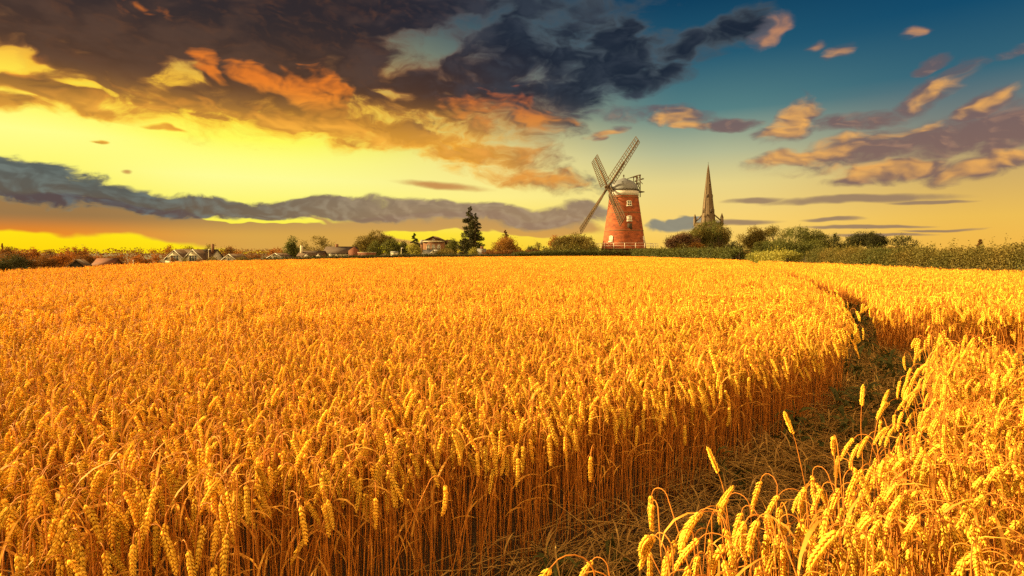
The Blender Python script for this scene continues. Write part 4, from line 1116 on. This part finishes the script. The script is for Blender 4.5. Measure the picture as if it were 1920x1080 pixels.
def hedge(name, path, h0, width, kind, label, ls, dens=1.0, sprigs=0, cat='hedge', hv=0.12, seed=3):
    """clipped or wild hedge along a path of (x, y, height) points"""
    rng = np.random.default_rng(seed)
    path = np.array(path, float); seg = np.linalg.norm(np.diff(path[:, :2], axis=0), axis=1); L = seg.sum()
    s = np.r_[0, np.cumsum(seg)]
    n = int(dens * L * (h0 + width) * 2.3 / (ls * ls * 0.32))
    u = rng.uniform(0, L, n)
    px_, py_, hh_ = (np.interp(u, s, path[:, i]) for i in range(3))
    tx = np.interp(u + 0.1, s, path[:, 0]) - np.interp(u - 0.1, s, path[:, 0]); ty = np.interp(u + 0.1, s, path[:, 1]) - np.interp(u - 0.1, s, path[:, 1])
    ln = np.hypot(tx, ty) + 1e-9; nx_, ny_ = -ty / ln, tx / ln
    lump = sum(np.sin(u * f + p) for f, p in zip((0.9, 1.9, 3.7, 6.1), rng.uniform(0, 6, 4))) / 4 * hv + rng.normal(0, 0.02, n)
    hh_ = hh_ * (1 + lump)
    ang = rng.uniform(0, math.pi, n)                # shell of the cross-section, thicker at the faces
    r = rng.uniform(0.72, 1.04, n)
    off = np.cos(ang) * width / 2 * r * (1 + lump * 1.5); z = np.minimum(np.sin(ang) ** 0.45 * r, 1.05) * hh_
    low = rng.random(n) < 0.45
    z = np.where(low, rng.uniform(0.03, 0.9, n) * hh_, z); off = np.where(low, np.sign(off) * width / 2 * r * (1 + lump * 1.5), off)
    m_ = np.c_[px_ + nx_ * off, py_ + ny_ * off, z]
    m_ += rng.normal(0, ls * 0.5, m_.shape)
    m_[:, 2] = np.maximum(m_[:, 2], 0.03)
    for q in range(sprigs):                         # long shoots standing out of the top
        i = rng.integers(0, n); ln_ = rng.uniform(0.15, 0.65); kq = int(5 + ln_ * 14)
        b = np.array((px_[i] + rng.normal(0, width * 0.2), py_[i], hh_[i] * 0.93)); e = b + np.array((rng.normal(0, 0.12), rng.normal(0, 0.12), ln_))
        w_ = rng.uniform(0, 1, kq)[:, None]; m_ = np.vstack([m_, b * (1 - w_) + e * w_ + rng.normal(0, 0.03, (kq, 3))])
    c0 = path.mean(0) * (1, 1, 0)
    t = empty(name, c0, 0, label, cat)
    link('foliage', leaf_mesh('foliage', leaves(m_ - c0, ls, rng), M['leaf_' + kind]), t)
    mb = MB()
    for q in range(int(L / 0.9) + 1):
        uu = min(q * 0.9, L); b = np.array((np.interp(uu, s, path[:, 0]), np.interp(uu, s, path[:, 1]), -0.1)) - c0
        for j in range(2): mb.tube([b, b + (rng.normal(0, 0.2), rng.normal(0, 0.2), h0 * 0.5), b + (rng.normal(0, 0.3), rng.normal(0, 0.3), h0 * 0.85)], (0.05, 0.035, 0.012), 4)
    mb.build('stems', M['bark'], t)
    return t
# hedges
hedge('hedge', [(*px(1512, 0, 43.5).xy + Vector((1.3, 1.0)), 1.75), (*px(1600, 0, 33.5).xy + Vector((1.2, 0)), 1.72), (*px(1750, 0, 26.5).xy + Vector((1.5, 0)), 1.68), (*px(1900, 0, 22.3).xy + Vector((1.6, 0)), 1.74), (*px(2080, 0, 18.5).xy + Vector((1.6, 0)), 1.8)], 1.75, 1.6, 'tawny', 'long tawny brown wild hedge with thin shoots along the right side of the field', 0.075, 1.0, 200)
hedge('hedge', [(*px(1425, 0, 53).xy + Vector((0.4, 2)), 1.55), (*px(1490, 0, 45.5).xy + Vector((0.8, 2)), 1.6)], 1.55, 1.8, 'bright', 'short bright green clipped hedge between the field gate and the tawny hedge', 0.13, 1.1, 8, hv=0.05)
hedge('hedge', [(*px(1385, 0, 61).xy, 1.9), (*px(1300, 0, 80).xy, 2.0), (*px(1235, 0, 95).xy + Vector((0.5, 2)), 2.05), (*px(1190, 0, 117).xy, 2.1), (*px(1060, 0, 119).xy, 2.0), (*px(965, 0, 109).xy, 1.5)], 2.0, 1.6, 'hedge', 'dark green clipped hedge in front of the windmill', 0.20, 1.1, 40)
hedge('hedge', [(*px(960, 0, 109).xy, 1.15), (*px(860, 0, 98).xy, 1.2), (*px(760, 0, 85).xy, 1.25), (*px(640, 0, 74).xy, 1.1), (*px(560, 0, 69).xy, 0.95), (*px(470, 0, 62).xy, 0.75)], 1.2, 1.2, 'dark', 'low dark hedge along the far edge of the wheat, below the chapel and bungalow', 0.17, 1.1, 10, hv=0.06)
hedge('hedge', [(*px(1020, 0, 127).xy, 2.3), (*px(1060, 0, 129).xy, 3.3), (*px(1120, 0, 131).xy, 2.9)], 2.6, 2.6, 'tawny', 'rough tawny bank of bushes between the orange tree and the windmill', 0.28, 0.9, 40, hv=0.22)
hedge('hedge', [(*px(905, 0, 122).xy, 1.5), (*px(960, 0, 124).xy, 2.1), (*px(1010, 0, 126).xy, 2.0)], 1.9, 1.8, 'brown', 'low brown hedge at the foot of the orange autumn tree', 0.26, 0.9, 10, hv=0.2)

# trees and bushes: column and row of the top, width in columns, distance, leaf kind, label
T = [
    (8, 463, 46, 150, 'brown', 'dark brown tree at the far left end of the valley treeline', 'round'),
    (44, 468, 44, 140, 'rust', 'broad rust brown tree second from the left end of the treeline', 'round'),
    (22, 476, 60, 118, 'dark', 'low dark bushy tree in front of the left end of the treeline', 'round'),
    (62, 464, 20, 158, 'rust', 'small pointed rusty treetop rising beside the broad rust brown tree', 'round'),
    (92, 469, 30, 150, 'brown', 'brown tree left of the row of thin orange treetops', 'round'),
    (90, 480, 56, 122, 'brown', 'low brown bush left of the dark barn', 'round'),
    (113, 467, 16, 160, 'rust', 'first of the thin orange treetops above the dark barn', 'open'),
    (126, 464, 16, 160, 'rust', 'second of the thin orange treetops above the dark barn', 'open'),
    (140, 461, 17, 160, 'rust', 'third and tallest of the thin orange treetops above the dark barn', 'open'),
    (157, 461, 17, 160, 'rust', 'slim orange treetop standing apart at the right of the thin row', 'open'),
    (128, 475, 70, 150, 'rust', 'wide rusty tree mass below the thin orange treetops', 'round'),
    (30, 472, 80, 132, 'brown', 'broad dark brown tree mass at the very left edge of the photo', 'round'),
    (165, 476, 60, 136, 'brown', 'dark brown tree mass between the barn and the slim orange treetop', 'round'),
    (205, 481, 70, 130, 'brown', 'low brown tree mass above the red roof', 'round'),
    (180, 479, 40, 145, 'rust', 'low rusty tree behind the red roof', 'round'),
    (214, 478, 36, 150, 'brown', 'low brown tree right behind the red roof', 'round'),
    (230, 474, 24, 155, 'rust', 'small orange tree between the red roof and the twin-gabled house', 'open'),
    (262, 479, 44, 160, 'rust', 'flat rusty bush below the lowest gap of bright sky', 'round'),
    (292, 466, 34, 172, 'rust', 'orange lit tree left of the twin-gabled house', 'open'),
    (317, 460, 34, 172, 'rust', 'taller orange tree behind the left gable of the twin-gabled house', 'open'),
    (352, 462, 40, 176, 'brown', 'brown tree behind the valley of the twin gables', 'round'),
    (398, 458, 46, 172, 'olive', 'olive tree right behind the chimney of the twin-gabled house', 'open'),
    (430, 461, 34, 168, 'brown', 'brown tree above the small white gable end', 'open'),
    (445, 468, 26, 160, 'rust', 'small rusty tree right of the small white gable end', 'open'),
    (478, 477, 50, 150, 'brown', 'low brown bush left of the pale gabled bungalow', 'round'),
    (521, 464, 36, 168, 'rust', 'thin rusty tree behind the pale gabled bungalow', 'open'),
    (548, 444, 36, 160, 'green', 'round green tree left of the open airy tree', 'round'),
    (598, 443, 60, 168, 'olive', 'open airy tree with sky showing through, behind the low brown roof', 'open'),
    (570, 452, 30, 172, 'olive', 'small open tree between the round green tree and the airy one', 'open'),
    (682, 443, 42, 165, 'olive', 'olive tree rising behind the brick end of the long bungalow', 'round'),
    (708, 433, 56, 172, 'olive', 'tall spreading tree, highest of the clump right of the bungalow', 'dome'),
    (733, 447, 36, 160, 'green', 'green tree at the right of the clump beside the bungalow', 'round'),
    (704, 452, 30, 150, 'green', 'low green tree in front of the tall spreading one', 'round'),
    (757, 453, 30, 168, 'dark', 'dark tree between the bungalow clump and the pointed conifer', 'round'),
    (848, 449, 26, 180, 'green', 'green tree against the right side of the chapel', 'round'),
    (836, 468, 44, 140, 'olive', 'low olive bush right below the chapel', 'round', 'bush'),
    (776, 458, 30, 140, 'bright', 'bright yellow green round bush in front of the chapel', 'round', 'bush'),
    (888, 466, 17, 138, 'bright', 'small bright green bush at the foot of the tall twin conifer', 'round', 'bush'),
    (948, 444, 62, 146, 'autumn', 'wide orange autumn tree left of the windmill', 'round'),
    (998, 462, 26, 150, 'dark', 'small dark round bush right of the orange autumn tree', 'round', 'bush'),
    (1008, 452, 12, 156, 'olive', 'thin sapling above the small dark round bush', 'open'),
    (1040, 441, 26, 150, 'rust', 'rust tinged open tree at the left of the bushes by the windmill', 'open'),
    (1074, 438, 74, 150, 'olive', 'broad flat-topped olive tree left of the windmill', 'dome'),
    (1106, 445, 34, 146, 'olive', 'olive bush close against the left of the windmill deck', 'round'),
    (1284, 436, 66, 190, 'red', 'dark reddish tree left of the church spire', 'round'),
    (1332, 413, 88, 205, 'green', 'tall green tree directly in front of the church tower', 'round'),
    (1352, 421, 36, 198, 'olive', 'olive tree close on the right of the one before the church tower', 'open'),
    (1311, 419, 48, 196, 'tawny', 'tawny tree between the dark reddish tree and the tall one before the church', 'round'),
    (1306, 453, 34, 150, 'autumn', 'orange round bush below the dark reddish tree', 'round', 'bush'),
    (1276, 457, 40, 150, 'olive', 'olive bush left of the orange round one', 'round', 'bush'),
    (1376, 452, 34, 190, 'dark', 'low dark tree in the dip right of the church', 'round'),
    (1414, 425, 60, 150, 'olive', 'olive tree right of the dip beside the church', 'round'),
    (1452, 424, 58, 165, 'tawny', 'tawny open tree behind the big green one', 'open'),
    (1494, 425, 108, 125, 'green', 'biggest broad green tree right of the church', 'round'),
    (1536, 435, 44, 150, 'dark', 'dark tree behind the right shoulder of the biggest green tree', 'round'),
    (1566, 438, 28, 155, 'dark', 'small dark pointed tree left of the round oak', 'round'),
    (1624, 434, 76, 150, 'dark', 'dark round oak standing free on the skyline', 'dome'),
    (1696, 440, 56, 150, 'dark', 'smaller airy oak right of the dark round one', 'open'),
    (1440, 452, 60, 138, 'green', 'low green tree filling the gap before the biggest broad green tree', 'round'),
    (1532, 456, 50, 128, 'olive', 'low olive tree at the right foot of the biggest green tree', 'round'),
    (323, 484, 16, 143, 'brown', 'small brown bush under the left white gable', 'round', 'bush'),
    (349, 483.5, 18, 143, 'olive', 'small olive bush between the twin white gables', 'round', 'bush'),
    (374, 485, 20, 143, 'brown', 'small brown bush under the right white gable', 'round', 'bush'),
    (400, 482, 30, 141, 'olive', 'low olive bush right of the twin-gabled house', 'round', 'bush'),
    (452, 482, 34, 125, 'olive', 'low olive bush right of the small white gable end', 'round', 'bush'),
    (1590, 458, 40, 140, 'green', 'low green bush under the round oak', 'round', 'bush'),
    (1665, 463, 50, 140, 'brown', 'low brown bush between the two oaks', 'round', 'bush'),
]
for r in T:
    nm = r[7] if len(r) > 7 else 'tree'
    t = tree(*r[:6], shape=r[6], name=nm, dens=0.62 if r[6] == 'open' else 1.0, bare=0.0 if r[6] == 'round' else (0.08 if r[6] == 'open' else 0.25))
    t['group'] = 'bushes round the field' if nm == 'bush' else ('trees of the left treeline' if r[0] < 500 else ('trees between the houses' if r[0] < 960 else 'trees on the right skyline'))
for (X_, Y_, w, D, kind, lab, kw) in (
    (882, 386, 54, 165, 'dark', 'tall dark conifer, higher of the twin pair left of the orange tree', dict(lump=0.36)),
    (891, 399, 40, 163, 'dark', 'shorter dark conifer of the twin pair, on its right side', dict(lump=0.38, seed=5)),
    (870, 447, 22, 150, 'dark', 'dark column shaped cypress in front of the tall twin conifer', dict(column=True, lump=0.12)),
    (777, 437, 26, 172, 'dark', 'small pointed dark conifer left of the chapel', dict(lump=0.2)),
    (947, 431, 30, 156, 'brown', 'bronze topped pine rising out of the orange autumn tree', dict(lump=0.3, seed=2)),
    (1838, 448, 24, 60, 'brown', 'small pointed conifer standing above the long tawny hedge', dict(lump=0.3)),
    (1565, 438, 24, 158, 'dark', 'dark pointed conifer between the biggest green tree and the oak', dict(lump=0.3)),
    (4, 456, 10, 170, 'rust', 'thin pointed conifer tip at the far left of the treeline', dict(lump=0.3))):
    conifer(X_, Y_, w, D, kind, lab, **kw)['group'] = 'conifers'
# far wood closing the horizon behind everything
rng = np.random.default_rng(11); pts = []
for k in range(420):
    a = rng.uniform(-48, 48); R = rng.uniform(430, 560)
    x, y = R * math.sin(rad(a)), R * math.cos(rad(a)); zg = float(ground_z(x, y)) if a < 0 else -1.5
    hgt = rng.uniform(3.5, 6.0) + (4.5 if a < -12 else 0) ; c = ball(rng, 110, 0.4) * (rng.uniform(5, 9), rng.uniform(3, 6), hgt / 2) + (x, y, zg + hgt / 2)
    pts.append(c)
pts = np.concatenate(pts)
tag(link('far_wood', leaf_mesh('far_wood', leaves(pts, 1.1, rng), M['leaf_brown'])), 'distant brown wood along the horizon behind the houses and trees', 'wood', kind='stuff')
